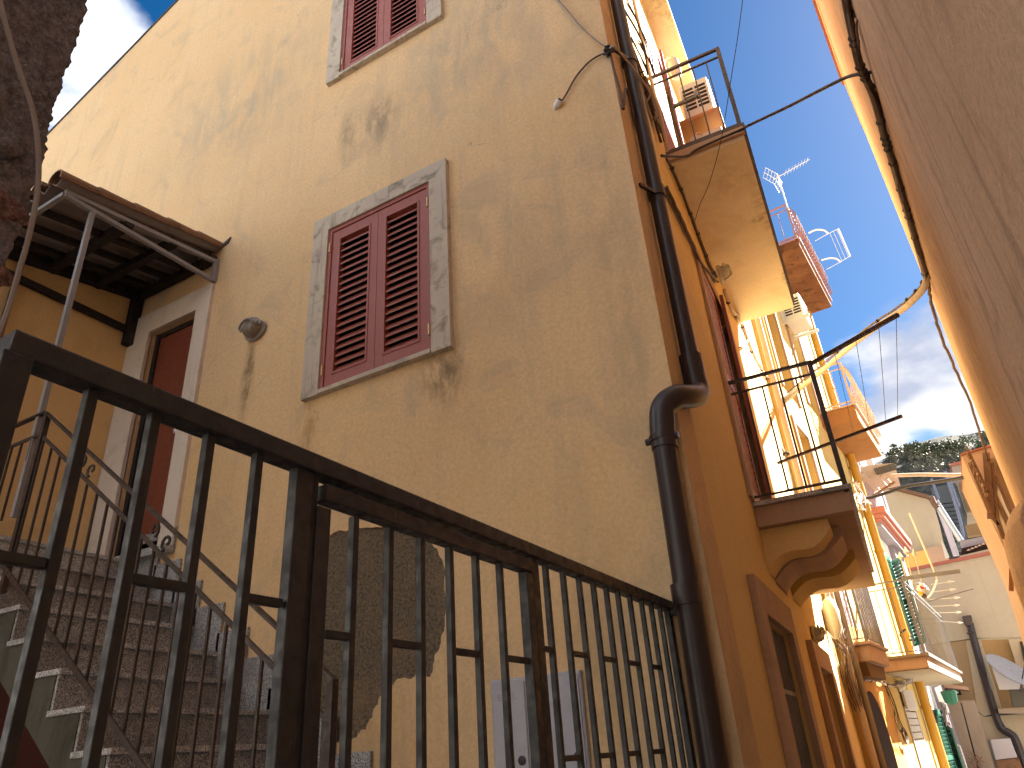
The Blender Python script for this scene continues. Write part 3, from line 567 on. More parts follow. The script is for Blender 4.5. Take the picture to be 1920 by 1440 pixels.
for x in (-2.17, -4.86): MB().beam((x, yr, 1.0 if x > -3 else 2.7), (x, yr, 1.93 if x > -3 else 3.9), .035).build('newel_post', 'rail iron', sr)
for tt in (.21, .255, .515, .56):
    c = A0.lerp(A1, tt)+drop*.5; k = MB(); sgn = 1 if tt in (.21, .515) else -1
    k.tube([c+Vector((math.cos(a)*sgn, 0, math.sin(a)))*(.045*(1-.09*q))*1.0 for q, a in enumerate([i*.7-1.2 for i in range(9)])], .009, 6); k.build('scroll', 'rail iron', sr)
# ---------------- canopy over the door
cn = thing('door_canopy', 'lean-to canopy of tiles on a grey steel frame sheltering the brown door', 'canopy', (-5.5, 3.0, 3.3))
NC = Vector((-5.03, 2.15, 5.80))
ang_top = lambda y: 5.86+(y-2.15)*(6.13-5.86)/1.45
MB().beam(NC, (-5.0, 3.57, 5.79), .035).build('lower_side_beam', 'canopy steel', cn); MB().beam(NC+Vector((0, 0, .03)), (-4.99, 3.57, 6.0), .035).build('upper_side_beam', 'canopy steel', cn)
MB().beam((-4.99, 3.55, 5.77), (-4.99, 3.55, 6.02), .04).build('side_upright', 'canopy steel', cn); MB().beam(NC, (-6.3, 2.15, 5.80), .035).build('front_beam', 'canopy steel', cn)
MB().beam((-5.02, 2.38, 5.78), (-4.97, 2.37, 3.2), .036).build('post', 'canopy steel', cn); MB().beam((-6.12, 2.44, 5.8), (-6.12, 2.44, 3.2), .04).build('post', 'canopy timber', cn)
cb = MB().beam((-5.35, 2.17, 5.80), (-5.35, 3.55, 6.06), .05, .05).build('rafter', 'canopy timber', cn); copies(cb, [(-.27, 0, 0), (-.54, 0, 0)], cn)
pu = MB().beam((-5.0, 3.53, 6.03), (-6.14, 3.53, 6.03), .07, .08).build('purlin', 'canopy timber', cn); copies(pu, [(0, -.42, -.08), (0, -.84, -.155)], cn)
MB().beam((-6.115, 2.1, 5.79), (-6.115, 3.56, 6.06), .085, .10).build('wall_plate', 'canopy timber', cn)
MB().beam((-6.12, 2.2, 5.62), (-6.12, 3.56, 5.62), .05, .06).build('wall_beam', 'canopy timber', cn)
MB().beam((-6.1, 3.52, 5.45), (-6.1, 3.52, 6.05), .09, .09).build('corner_post', 'canopy timber', cn)
def corrug():
    m = MB(); vs = []; n = 120; x0, x1 = -7.4, -4.98
    for j, (y, dz) in enumerate(((2.08, 0), (3.64, .313))):
        for lay in (0, .008):
            for i in range(n+1):
                x = x0+(x1-x0)*i/n; vs.append((x, y, 5.87+dz+.028*math.sin(i*2*math.pi/n*(x1-x0)/.16)+lay))
    r = n+1; fs = []
    for i in range(n): fs += [(i, i+1, 2*r+i+1, 2*r+i), (r+i, r+i+1, 3*r+i+1, 3*r+i), (i, i+1, r+i+1, r+i), (2*r+i, 2*r+i+1, 3*r+i+1, 3*r+i)]
    m.add(vs, fs); return m.build('corrugated_sheet', 'canopy sheet', cn, smooth=False)
corrug()
# lapped edge tiles down the side and tile noses on the front
for i in range(5):
    ya, yb = 2.05+.315*i, 2.05+.315*(i+1)+.03; za, zb = 5.90+.196*(ya-2.05), 5.90+.196*(yb-2.05)
    m = MB(); prf = [(.09*math.cos(a), .075*math.sin(a)) for a in [R(-25+q*230/9) for q in range(10)]]; prf2 = [(x*.84, z*.84) for x, z in prf[::-1]]; pp = prf+prf2
    sA = 1.0; sB = .86
    L0 = [Vector((-5.03+x*sA, ya, za+.0+z*sA)) for x, z in pp]; L1 = [Vector((-5.03+x*sB, yb, zb-.005+z*sB)) for x, z in pp]; n = len(pp)
    m.add(L0+L1, [(k, (k+1) % n, n+(k+1) % n, n+k) for k in range(n)]+[tuple(range(n)), tuple(range(n, 2*n))]); m.build('edge_tile', 'terracotta', cn, smooth=False)
def fronttile(x):
    m = MB(); prf = [(.075*math.cos(a), .07*math.sin(a)) for a in [R(q*180/8) for q in range(9)]]; prf2 = [(a*.85, b*.85) for a, b in prf[::-1]]; pp = prf+prf2; n = len(pp)
    L0 = [Vector((x+a, 2.03, 5.885+b)) for a, b in pp]; L1 = [Vector((x+a*.9, 2.5, 5.975+b*.9)) for a, b in pp]
    m.add(L0+L1, [(k, (k+1) % n, n+(k+1) % n, n+k) for k in range(n)]+[tuple(range(n)), tuple(range(n, 2*n))]); return m
ft = fronttile(-5.24).build('roof_tile', 'terracotta', cn); copies(ft, [(-.17*i, 0, random.uniform(-.006, .006)) for i in range(1, 12)], cn)
MB().prism([(-4.98, 3.577, 6.17), (-4.88, 3.577, 6.19), (-4.85, 3.577, 6.25), (-4.95, 3.577, 6.21)], (0, -1, 0), .012).build('mortar_smear', 'concrete dirty', cn)
# ---------------- side wall left of the door
sw = thing('side_wall', 'yellow side wall at right angles to the door under the canopy', 'wall', (-6.3, 2, 0))
MB().prism([(-6.16, -1, 0), (-6.16, 3.576, 0), (-6.16, 3.576, 6.12), (-6.16, 2.1, 5.84), (-6.16, -1, 5.84)], (-1, 0, 0), .29).build('wall', 'side plaster', sw)
# ---------------- dark roughcast building corner, top left
lb_ = thing('roughcast_building', 'dark roughcast corner of an overhanging lava stone building at the upper left', 'building', (-2.8, 0, 3.3))
def rough_mass():
    m = MB(); nz, ny = 190, 120; z0, z1 = 3.28, 6.6; y1 = 1.06; y0 = -.35
    def corner(z):
        z_ = (z-3.3); y = y1+.012*mnoise.noise(Vector((z*3, 1, 5)))+.008*mnoise.noise(Vector((z*11, 4, 5)))+.005*mnoise.noise(Vector((z*31, 4, 5)))
        if z < 4.12: y += .022-.03*max(0, (3.75-z))/.4
        return y
    vs = []
    for j in range(nz+1):
        z = z0+(z1-z0)*j/nz; yc = corner(z)
        for i in range(ny+1):
            t = i/ny
            if t < .78: y = y0+(yc-y0)*(t/.78); x = -2.8
            else:
                s_ = (t-.78)/.22; y = yc-.02+.02*math.cos(s_*math.pi/2); x = -2.8-.35*s_
            p = Vector((x*16, y*16, z*16)); d = .012*mnoise.noise(p)+.009*mnoise.noise(p*2.2)+.006*mnoise.noise(p*4.5)
            if t < .70: vs.append((x+d, y, z))
            else: vs.append((x+d*.6, y+d*.8, z))
    # lower edge droops
    fs = [(j*(ny+1)+i, j*(ny+1)+i+1, (j+1)*(ny+1)+i+1, (j+1)*(ny+1)+i) for j in range(nz) for i in range(ny)]
    m.add(vs, fs); m.build('wall', 'lava roughcast', lb_, smooth=True)
    MB().box((-3.9, -1.2, 3.34), (-2.86, 1.0, 6.6)).build('wall_core', 'lava roughcast', lb_)
    
    MB().box((-3.9, -1.2, 3.26), (-2.83, .98, 3.34)).build('underside', 'red lava', lb_)
    # reddish stones near the lower end
    for (z, h) in ((3.72, .14), (3.42, .16)):
        bm = bmesh.new(); bmesh.ops.create_icosphere(bm, subdivisions=4, radius=1)
        for v in bm.verts:
            q = v.co.copy(); v.co = Vector((q.x*.03, q.y*.30, q.z*h/1.5))*(1+.15*mnoise.noise(q*3))
            v.co += Vector((-2.806, .80, z))-Vector(lb_.location)
        me = bpy.data.meshes.new('stone'); bm.to_mesh(me); bm.free(); me.materials.append(MATS['red lava']); o = bpy.data.objects.new('stone', me); COL.objects.link(o); o.parent = lb_
rough_mass()
def cable(name, label, pts, r, mat, n=8, sp=6, jit=0., group=None, seg=8):
    return tag(MB().tube(spline(pts, sp, jit), r, seg).build(name, mat), label, 'cable', group)
cp = [(-15, -60), (5, 25), (35, 130), (62, 210), (72, 290), (70, 360), (55, 440), (38, 500), (15, 580), (-15, 660)]
cable('cable', 'thick grey cable looping down in front of the dark roughcast corner', [atX(x, y, -2.55) for x, y in cp], .0105, 'cable grey')
MB().lathe((-2.79, .93, 3.99), (1, 0, 0), [(0, .06), (.03, .055), (.05, .03)]).build('wall_knob', 'lava roughcast', lb_)
# ---------------- fence and gate
fn = thing('iron_fence', 'dark painted iron fence with square bars closing the stair yard', 'fence', FE.pt(1.9, 0))
gt = thing('iron_gate', 'dark iron gate leaf hung in the middle of the fence', 'gate', FE.pt(1.7, 0))
TZf = lambda y: 2.276-.018*(y-.5)
ua, ue = .50, 3.585
uu = lambda y: y/math.cos(R(2))
MB().beam(FE.pt(uu(ua), TZf(ua), 0), FE.pt(uu(ue), TZf(ue), 0), .055, .045).build('top_rail', 'gate iron', fn, bevel=.004)
for y, w in ((.515, .06), (1.17, .030), (1.196, .018), (2.245, .028), (3.56, .028)):
    MB().beam(FE.pt(uu(y), .0, 0), FE.pt(uu(y), TZf(y)-.021, 0), w, .05, up=(0, 1, 0)).build('post', 'gate iron', fn, bevel=.003)
def bars(ys, parent, zt, z0=.12, w=.020):
    b = MB().beam(FE.pt(uu(ys[0]), z0, 0), FE.pt(uu(ys[0]), zt, 0), w, w).build('bar', 'gate iron', parent, bevel=.002)
    copies(b, [FE.t*(uu(y)-uu(ys[0])) for y in ys[1:]], parent)
bars([.657, .784, .912, 1.04], fn, 2.25); bars([2.341, 2.474, 2.605, 2.731, 2.852, 2.968, 3.094, 3.226, 3.34, 3.45], fn, 2.215)
def crosses(pairs, parent, zs):
    for z in zs:
        for a, b in pairs: MB().beam(FE.pt(uu(a)+.011, z, 0), FE.pt(uu(b)-.011, z, 0), .018, .018).build('crossbar', 'gate iron', parent, bevel=.002)
crosses([(.54, .657), (.784, .912), (1.04, 1.15)], fn, (1.93, .9)); crosses([(2.26, 2.341), (2.474, 2.605), (2.731, 2.852), (2.968, 3.094), (3.226, 3.34)], fn, (1.926, 1.1)); crosses([(2.341, 2.474), (2.605, 2.731), (2.852, 2.968), (3.094, 3.226)], fn, (1.595, .8))
# gate leaf
MB().beam(FE.pt(uu(1.232), 2.202, .0), FE.pt(uu(2.215), 2.186, .0), .045, .04).build('top_rail', 'gate iron', gt, bevel=.003)
MB().beam(FE.pt(uu(1.232), .1, .0), FE.pt(uu(2.215), .1, .0), .045, .05).build('bottom_rail', 'gate iron', gt, bevel=.003)
for y, w in ((1.238, .030), (2.195, .034)): MB().beam(FE.pt(uu(y), .1, 0), FE.pt(uu(y), 2.166, 0), w, .045, up=(0, 1, 0)).build('stile', 'gate iron', gt, bevel=.003)
gys = [1.354, 1.488, 1.621, 1.757, 1.893, 2.030]; bars(gys, gt, 2.17)
crosses([(1.262, 1.354), (1.488, 1.621), (1.757, 1.893), (2.030, 2.18)], gt, (1.88, .85)); crosses([(1.354, 1.488), (1.621, 1.757), (1.893, 2.03)], gt, (.62,))
MB().beam(FE.pt(uu(3.57), 2.19, .0), (-1.05, 3.57, 2.19), .05, .03).build('wall_bracket', 'gate iron', fn)
# ---------------- cables and spout on the front wall
cable('cable', 'pale twin cable hanging slack across the top of the front wall', [F.pt(*F.px(x, y), .05) for x, y in [(1020, -30), (1042, 0), (1068, 36), (1095, 62), (1118, 80), (1132, 92)]], .006, 'cable pale')
cable('cable', 'second strand of the slack twin cable above the front wall', [F.pt(*F.px(x, y), .06) for x, y in [(1022, -32), (1046, 2), (1070, 30), (1093, 58), (1120, 84), (1140, 98)]], .005, 'cable grey')
cable('cable', 'dark cable arching from the white spout to the corner bracket', [F.pt(*F.px(x, y), .04) for x, y in [(1057, 198), (1068, 180), (1085, 150), (1108, 124), (1130, 110), (1147, 106)]], .0065, 'cable brown')
sp_ = thing('cable_spout', 'small white cable entry spout on the front wall', 'cable spout', F.pt(*F.px(1050, 202), .02))
c0 = F.pt(*F.px(1043, 208), .02); c1 = F.pt(*F.px(1057, 197), .06)
MB().tube([c0, c0.lerp(c1, .3), c0.lerp(c1, .7), c1], .02, 14, True, lambda i: (.012, .026, .027, .024)[i]).build('spout_body', 'white plastic', sp_); MB().tube([c1, c1+(c1-c0).normalized()*.002], .019, 12).build('spout_mouth', 'dark opening', sp_)
kn = thing('cable_bracket', 'knot of taped cables and hook on the corner beside the downpipe', 'cable bracket', G.pt(3.7, 6.3, .05))
cc = F.pt(*F.px(1148, 104), .05)
k = MB()
for i in range(7): k.tube(spline([cc+Vector((random.uniform(-.05, .03), random.uniform(-.02, .02), random.uniform(-.05, .05))) for _ in range(5)], 4), .008, 6)
k.build('cable_knot', 'cable dark', kn)
MB().tube(spline([cc, cc+Vector((.05, .0, -.01)), G.pt(3.95, cc.z-.03, .15), G.pt(4.05, cc.z-.06, .15), G.pt(4.1, cc.z-.08, .04)], 5), .008, 8).build('hook_rod', 'cable pale', kn)
cable('cable', 'brown cable running down the corner edge left of the downpipe', [F.pt(*F.px(x, y), .03) for x, y in [(1148, 108), (1155, 140), (1165, 175), (1172, 210)]]+[G.pt(3.75, 5.9, .04), G.pt(3.9, 5.6, .03)], .010, 'cable brown')
# bundle behind the downpipe going down to balcony and along the street wall
def bundle(label, ctrl, n, r, spread, mats, jit=.004, ties=True):
    t = thing('cable_bundle', label, 'cables', ctrl[0])
    for i in range(n):
        o = Vector((random.uniform(-1, 1), random.uniform(-1, 1), random.uniform(-1, 1)))*spread
        pts = [Vector(p)+o+Vector((random.uniform(-1, 1), random.uniform(-1, 1), random.uniform(-1, 1)))*spread*.35 for p in ctrl]
        MB().tube(spline(pts, 5, jit), r*random.uniform(.7, 1.2), 6).build('cable', mats[i % len(mats)], t)
    if ties:
        sp = spline(ctrl, 5)
        for q in range(3, len(sp)-2, 4): d = (sp[q+1]-sp[q]).normalized(); MB().tube([sp[q]-d*.006, sp[q]+d*.006], spread*1.2+r, 8).build('cable_tie', 'cable dark', t)
    return t
bundle('thick tangle of brown cables behind the downpipe above the upper balcony slab', [G.pt(4.05, 9.5, .03), G.pt(4.1, 8.4, .03), G.pt(4.2, 7.6, .03), G.pt(4.35, 7.1, .04), G.pt(4.6, 6.9, .05), G.pt(4.75, 6.75, .05), G.pt(5.0, 6.5, .04)], 6, .008, .02, ['cable brown', 'cable grey', 'cable dark'])
bundle('loops of slack cable hanging beside the downpipe', [G.pt(4.3, 7.6, .05), G.pt(4.7, 7.5, .1), G.pt(4.9, 7.25, .08), G.pt(4.6, 7.1, .1), G.pt(4.5, 7.3, .06)], 4, .006, .04, ['cable brown', 'cable dark'], ties=False)
jb = thing('junction_box', 'weathered cable junction wrapped in tape beside the upper balcony', 'junction box', G.pt(4.9, 6.8, 0))
k = MB()
for q in range(5): k.tube([G.pt(4.72+.05*q, 7.05, .05), G.pt(4.78+.05*q, 6.85, .06), G.pt(4.85+.04*q, 6.62, .05)], .02, 7)
k.build('box_body', 'cable grey', jb)
bundle('brown cable bundle clipped along the street wall under the upper balcony', [G.pt(*G.px(x, y), .03) for x, y in [(1245, 300), (1262, 335), (1285, 392), (1303, 440), (1322, 490), (1338, 522)]], 4, .009, .012, ['cable brown', 'cable grey', 'cable dark'])
bundle('pair of slack conduits drooping along the street wall under the upper balcony', [G.pt(*G.px(x, y), .03) for x, y in [(1240, 350), (1262, 400), (1288, 455), (1308, 495), (1338, 530)]], 2, .014, .014, ['cable brown', 'cable grey'], ties=False)
bundle('pale cables continuing from the balcony lamp down the sunlit street wall', [G.pt(*G.px(x, y), .03) for x, y in [(1352, 545), (1368, 585), (1385, 605), (1405, 660), (1428, 700), (1440, 715), (1455, 740), (1466, 765)]], 3, .012, .012, ['cable pale', 'cable grey'])
cable('cable', 'single pale cable loop on the sunlit wall above the lower balcony', [G.pt(*G.px(x, y), .03) for x, y in [(1378, 598), (1392, 618), (1397, 640), (1390, 652), (1382, 653)]], .012, 'cable pale')
cable('cable', 'thick black cable crossing the alley from the upper balcony to the right wall', [G.pt(4.85, 6.2, .03), G.pt(4.95, 6.25, .08), G.pt(5.3, 6.5, .2), G.pt(5.37, 6.6, .3), G.pt(5.37, 6.63, .72), atY(1400, 237, 5.3), atY(1440, 218, 5.05), atY(1480, 199, 4.85), atY(1540, 168, 4.5), atY(1585, 146, 4.3), atY(1610, 139, 4.2), atZ(1636, 135, 5.5)], .0125, 'cable dark')
cable('cable', 'thin dark wire rising from the street wall to the sky over the alley', [G.pt(*G.px(1298, 415), .03), atY(1312, 385, 6.0), atY(1331, 340, 5.7), atY(1352, 262, 5.35), atY(1372, 140, 4.9), atY(1386, 50, 4.7), atY(1396, -30, 4.5)], .0035, 'cable dark')
# conduit crossing the alley
cc_ = [(1735, 505, 7.0), (1737, 525, 7.15), (1731, 542, 7.3), (1712, 563, 7.6), (1690, 582, 8.0), (1655, 605, 8.5), (1620, 630, 9.0), (1580, 662, 9.7), (1545, 692, 10.3), (1520, 712, 10.8), (1500, 728, 11.1), (1478, 745, 11.5)]
xc = thing('crossing_conduit', 'pale conduit with strapped cables spanning the alley high up', 'conduit', atY(1640, 612, 8.7))
MB().tube(spline([atY(*p) for p in cc_], 5), .034, 12).build('conduit', 'cable pale', xc)
MB().tube(spline([atY(x-2, y-9, d) for x, y, d in cc_[2:]], 5, .003), .012, 6).build('cable', 'cable brown', xc)
MB().tube(spline([atY(1500, 726, 11.1), atY(1484, 741, 11.4), atY(1465, 755, 11.6), atY(1452, 770, 11.8)], 5), .05, 12).build('conduit_sleeve', 'zinc', xc)
k = MB(); sp = spline([atY(*p) for p in cc_], 5)
for q in (9, 13, 17, 26, 36): k.lathe(sp[q]+Vector((0, 0, .03)), (0, 0, 1), [(0, .02), (.03, .026), (.05, .012)], 8)
k.build('strap', 'brown iron', xc)
bundle('frayed end of cables where the conduit meets the left wall', [atY(1462, 762, 11.7), atY(1450, 790, 11.5), atY(1446, 820, 11.3), G.pt(10.9, 5.4, .04), G.pt(10.9, 4.6, .04)], 6, .012, .04, ['cable pale', 'cable grey'])
# ---------------- laundry arms on the lower balcony
la = thing('clothes_line', 'two dark iron arms with strung lines sticking out from the lower balcony', 'clothes line', G.pt(6, 4.35, .7))
e1, e2 = atZ(1684, 590, 4.36), atZ(1691, 780, 4.36); b1, b2 = G.pt(5.93, 4.40, .71), G.pt(8.15, 4.36, .1)
MB().beam(b1, e1, .03, .03).build('arm', 'brown iron', la, bevel=.002); MB().beam(b2, e2, .03, .03).build('arm', 'brown iron', la, bevel=.002)
for fr_ in (.3, .55, .8, .98):
    MB().tube([b1.lerp(e1, fr_), (b1.lerp(e1, fr_)+b2.lerp(e2, .5+.48*fr_))*.5+Vector((0, 0, -.01)), b2.lerp(e2, .5+.48*fr_)], .0025, 5).build('line', 'cable dark', la)
# air conditioner on upper balcony etc.
def ac_unit(P, u0, u1, z0, z1, o0, o1, label, grill=True, mat='cream plastic'):
    t = thing('air_conditioner', label, 'air conditioner', P.pt((u0+u1)/2, z0, (o0+o1)/2))
    MB().pbox(P, u0, u1, z0, z1, o0, o1).build('casing', mat, t, bevel=.012)
    MB().pbox(P, u0+.03, u1-.03, z0+.03, z1-.03, o1, o1+.012).build('front_panel', 'white plastic', t, bevel=.004)
    # vents on the end facing down the alley
    w = o1-o0; h = z1-z0
    v = MB().pbox(P, u0-.004, u0+.001, z0+h*.22, z0+h*.285, o0+w*.09, o0+w*.47).build('vent', 'dark opening', t)
    copies(v, [(0, 0, h*.11*i) for i in range(1, 6)], t); copies(v, [P.n*(w*.44)+Vector((0, 0, h*.11*i)) for i in range(0, 6)], t)
    k = MB(); c = P.pt((u0+u1)/2+.1, (z0+z1)/2, o1+.013)
    for i in range(1, 6):
        r = i*h*.075; k.tube([c+P.t*math.cos(a)*r+Vector((0, 0, math.sin(a)*r)) for a in [q*2*math.pi/20 for q in range(21)]], .004, 5)
    k.build('fan_guard', 'grey plastic', t); return t
ac_unit(G, 7.05, 7.75, 8.68, 9.28, .12, .48, 'air conditioner mounted high over the upper balcony of the yellow building')
sh = thing('wooden_shelf', 'orange wooden shelf board under the air conditioner on the upper balcony', 'shelf', G.pt(7.4, 8.64, .3)); MB().pbox(G, 7.0, 7.8, 8.60, 8.65, .02, .54).build('board', 'wood orange', sh); MB().beam(G.pt(7.78, 8.6, .45), G.pt(7.78, 8.2, .02), .02).build('bracket', 'brown iron', sh)
wt = thing('storage_cabinet', 'dirty cream cabinet standing on the upper balcony under the shelf', 'cabinet', G.pt(8.1, 6.72, .3))
MB().pbox(G, 7.1, 7.7, 6.73, 8.42, .10, .50).build('cabinet_body', 'cream plastic', wt, bevel=.01); MB().pbox(G, 7.085, 7.10, 6.78, 8.35, .14, .28).pbox(G, 7.085, 7.10, 6.78, 8.35, .32, .46).build('cabinet_panel', 'cream plastic', wt, bevel=.002)
cable('hose', 'curled pale hose between shutter and cabinet on the upper balcony', [G.pt(6.95, 7.6, .1), G.pt(6.9, 8.0, .14), G.pt(6.95, 8.3, .2), G.pt(7.05, 8.35, .26)], .012, 'cable pale')
bk = thing('rail_clamp_arm', 'short grey bracket arm clamped to the upper balcony railing', 'bracket', G.pt(5.5, 7.3, .2)); MB().beam(G.pt(5.45, 7.32, .15), G.pt(5.5, 7.38, .4), .03).beam(G.pt(5.5, 7.38, .4), G.pt(5.5, 7.45, .4), .035).build('arm', 'grey steel', bk)
wl = thing('wall_lamp', 'white curved wall lamp beside the upper balcony shutters', 'wall lamp', G.pt(7.0, 9.55, .1)); MB().lathe(G.pt(7.0, 9.4, .14), (0, 0, 1), [(0, .05), (.05, .075), (.3, .075), (.36, .04)], 12).build('lamp_glass', 'lamp glass', wl); MB().tube(spline([G.pt(7.0, 9.7, 0), G.pt(7.0, 9.83, .08), G.pt(7.0, 9.76, .14)], 4), .012, 6).build('lamp_arm', 'white plastic', wl)
# ================= right-hand wall (curved in plan)
rw = thing('right_building', 'tall orange building with a gently curving streaked wall along the right side', 'building', (1, 4, 0))
plan = [(-.12, -5.5), (.08, -3), (.32, 0), (.48, 2), (.64, 4), (.80, 6), (.88, 7), (.965, 8), (1.055, 9), (1.19, 10), (1.42, 11), (1.9, 12.0)]
plan = [Vector((x, y, 0)) for x, y in plan]
def strip(pts, z0, z1, off0, off1, nz=1):
    sp = spline(pts, 8); m = MB(); nr = []
    for i, p in enumerate(sp):
        d = (sp[min(i+1, len(sp)-1)]-sp[max(i-1, 0)]).normalized(); nr.append(Vector((-d.y, d.x, 0)))
    n = len(sp); vs = []
    for z in (z0, z1):
        for o in (off0, off1): vs += [sp[i]+nr[i]*o+Vector((0, 0, z)) for i in range(n)]
    fs = []
    for i in range(n-1): fs += [(i, i+1, 2*n+i+1, 2*n+i), (n+i, n+i+1, 3*n+i+1, 3*n+i), (i, i+1, n+i+1, n+i), (2*n+i, 2*n+i+1, 3*n+i+1, 3*n+i)]
    fs += [(0, n, 3*n, 2*n), (n-1, 2*n-1, 4*n-1, 3*n-1)]
    m.add(vs, fs); return m
strip(plan, 0, 10.0, -.35, 0).build('wall', 'right plaster', rw, smooth=True)
strip(plan[:9], 10.0, 10.06, -.5, .045).build('roof_edge', 'roof red', rw)
strip(plan[:11], 9.72, 10.0, 0.001, .012).build('eaves_band', 'right plaster', rw)
MB().prism([(1.42, 11, 9.9), (5, 11, 9.9), (5, -5, 9.9), (.1, -5, 9.9)], (0, 0, 1), .1).build('roof', 'roof red', rw)
wg = thing('sun_block_wing', 'unseen lower wing added beyond the right hand building to block the sun', 'building', (2, 12.5, 0)); MB().prism([(1.46, 11.05, 0), (1.66, 13.9, 0), (5, 13.9, 0), (5, 11.05, 0)], (0, 0, 1), 6.2).build('sun_block_wall', 'right plaster', wg)  # hidden block added to keep sun off the lower street wall opposite
# low buttress at street level
bt = thing('buttress', 'low rounded orange plaster buttress at the foot of the right wall', 'buttress', (.85, 8, 0))
def buttress():
    m = MB(); vs = []; prof = [(.78, 6.9), (.72, 7.2), (.695, 7.6), (.70, 8.0), (.78, 8.5), (.9, 8.9)]; n = len(prof)
    for z, s_ in ((0, 0), (2.7, 0), (3.05, .03), (3.2, .1)):
        for x, y in prof: vs.append((x+s_, y, z))
        vs.append((1.1, 8.9, z)); vs.append((.95, 6.9, z))
    r = n+2
    fs = [(j*r+i, j*r+(i+1) % r, (j+1)*r+(i+1) % r, (j+1)*r+i) for j in range(3) for i in range(r)]; fs.append(tuple(range(3*r, 4*r)))
    m.add(vs, fs); m.build('buttress_body', 'right plaster', bt, bevel=.02)
buttress()
# bundle along right wall
cabpx = [(1575, -60), (1586, 0), (1600, 70), (1613, 125), (1638, 180), (1659, 258), (1674, 305), (1688, 354), (1707, 417), (1720, 462), (1732, 505), (1740, 535)]
ctrl = [atZ(x, y, 5.5) for x, y in cabpx]
rb = thing('conduit_run', 'brown conduit with strapped cables fixed along the curving right wall', 'conduit', ctrl[5])
MB().tube(spline(ctrl, 5), .026, 10).build('conduit', 'cable brown', rb)
for q in range(5):
    o = Vector((random.uniform(-.01, .02), 0, random.uniform(-.035, .035))); MB().tube(spline([p+o+Vector((random.uniform(-.01, .01), 0, random.uniform(-.012, .012))) for p in ctrl], 5, .003), .009, 6).build('cable', ['cable brown', 'cable dark', 'cable grey'][q % 3], rb)
sp = spline(ctrl, 5)
tk = MB()
for q in sorted(random.sample(range(2, len(sp)-2), 17)): d = (sp[q+1]-sp[q]).normalized(); tk.tube([sp[q]-d*.008, sp[q]+d*.008], .033, 8)
tk.build('cable_ties', 'cable dark', rb, kind='stuff')
for q in (7, 19, 40, 52): MB().beam(sp[q], sp[q]+Vector((.11, 0, .0)), .02, .03).tube([sp[q]+Vector((.04, -.02, 0)), sp[q]+Vector((.04, .02, 0))], .03, 8).build('wall_bracket', 'brown iron', rb)
cable('cable', 'curled loose end of cable at the top of the right wall conduit', [atZ(1600, 20, 5.5), atZ(1612, 10, 5.5), atZ(1616, 30, 5.45), atZ(1606, 45, 5.4), atZ(1611, 90, 5.42)], .007, 'cable brown')
cable('cable', 'dark cable following the far edge of the right wall down the street', [atZ(x, y, 5.5) for x, y in [(1738, 520), (1743, 550), (1752, 590), (1768, 640), (1790, 690), (1819, 755), (1838, 815), (1856, 870), (1880, 925), (1900, 965)]], .016, 'cable brown', jit=.006)
for i, (x, y) in enumerate([(1746, 572), (1768, 640), (1790, 690)]): pass
# ================= building B (yellow, rusty balconies)
bB = thing('rusty_balcony_building', 'tall yellow building with rusty orange balconies and belly shaped railings', 'building', (-1.2, 15, 0))
wallpoly(B, [(11.5, 0), (18.45, 0), (18.45, 12.4), (11.5, 12.4)], [rect(12.55, 13.6, 7.2, 9.3), rect(12.6, 13.5, 4.4, 6.5), rect(14.9, 16.0, 7.7, 10.2), rect(15.9, 17.2, .1, 1.95)], .3).build('wall', 'yellow plaster', bB)
MB().pbox(B, 11.5, 14.35, 0, 3.1, .0, .03).build('lower_wall', 'orange plaster', bB)
MB().pbox(B, 11.5, 18.4, 0, 12.3, -.6, -.55).build('inner_wall', 'brown stucco', bB)
MB().box((-6, 11.6, 0), (-1.75, 18.4, 12)).build('rear_wall', 'yellow plaster', bB)
w_ = surround(B, 12.55, 13.6, 7.2, 9.3, .15, 'salmon plaster', bB, .04); MB().pbox(B, 12.55, 13.6, 7.2, 9.3, -.25, -.2).build('pane', 'brown wood', w_)
w_ = surround(B, 14.9, 16.0, 7.7, 10.2, .15, 'salmon plaster', bB, .04); MB().pbox(B, 14.9, 16.0, 7.7, 10.2, -.25, -.2).build('pane', 'brown wood', w_)
w_ = surround(B, 12.6, 13.5, 4.4, 6.5, .12, 'salmon plaster', bB, .04); MB().pbox(B, 12.6, 13.5, 4.4, 6.5, -.2, -.15).build('pane', 'white door', w_)
w_ = surround(B, 15.9, 17.2, .1, 1.95, .06, 'white door', bB, .03, 'doorway')
dl = MB().pbox(B, 15.92, 17.18, .1, .2, -.05, .02).build('door_slat', 'white door', w_); copies(dl, [(0, 0, .115*i) for i in range(1, 16)], w_); MB().pbox(B, 15.9, 17.2, .1, 1.95, -.1, -.06).build('door_leaf', 'white door', w_)
MB().pbox(B, 15.9, 17.2, 1.97, 2.3, .03, .07).build('door_panel', 'white door', w_)
# arched brown doorway
k = MB(); loop = [B.pt(12.0, .05, .045), B.pt(13.35, .05, .045)]+[B.pt(12.675+.675*math.cos(a), 1.45+.72*math.sin(a), .045) for a in [R(q*180/14) for q in range(15)]]
k.prism(loop, -B.n, .03).build('arched_doorway', 'brown door panel', bB)
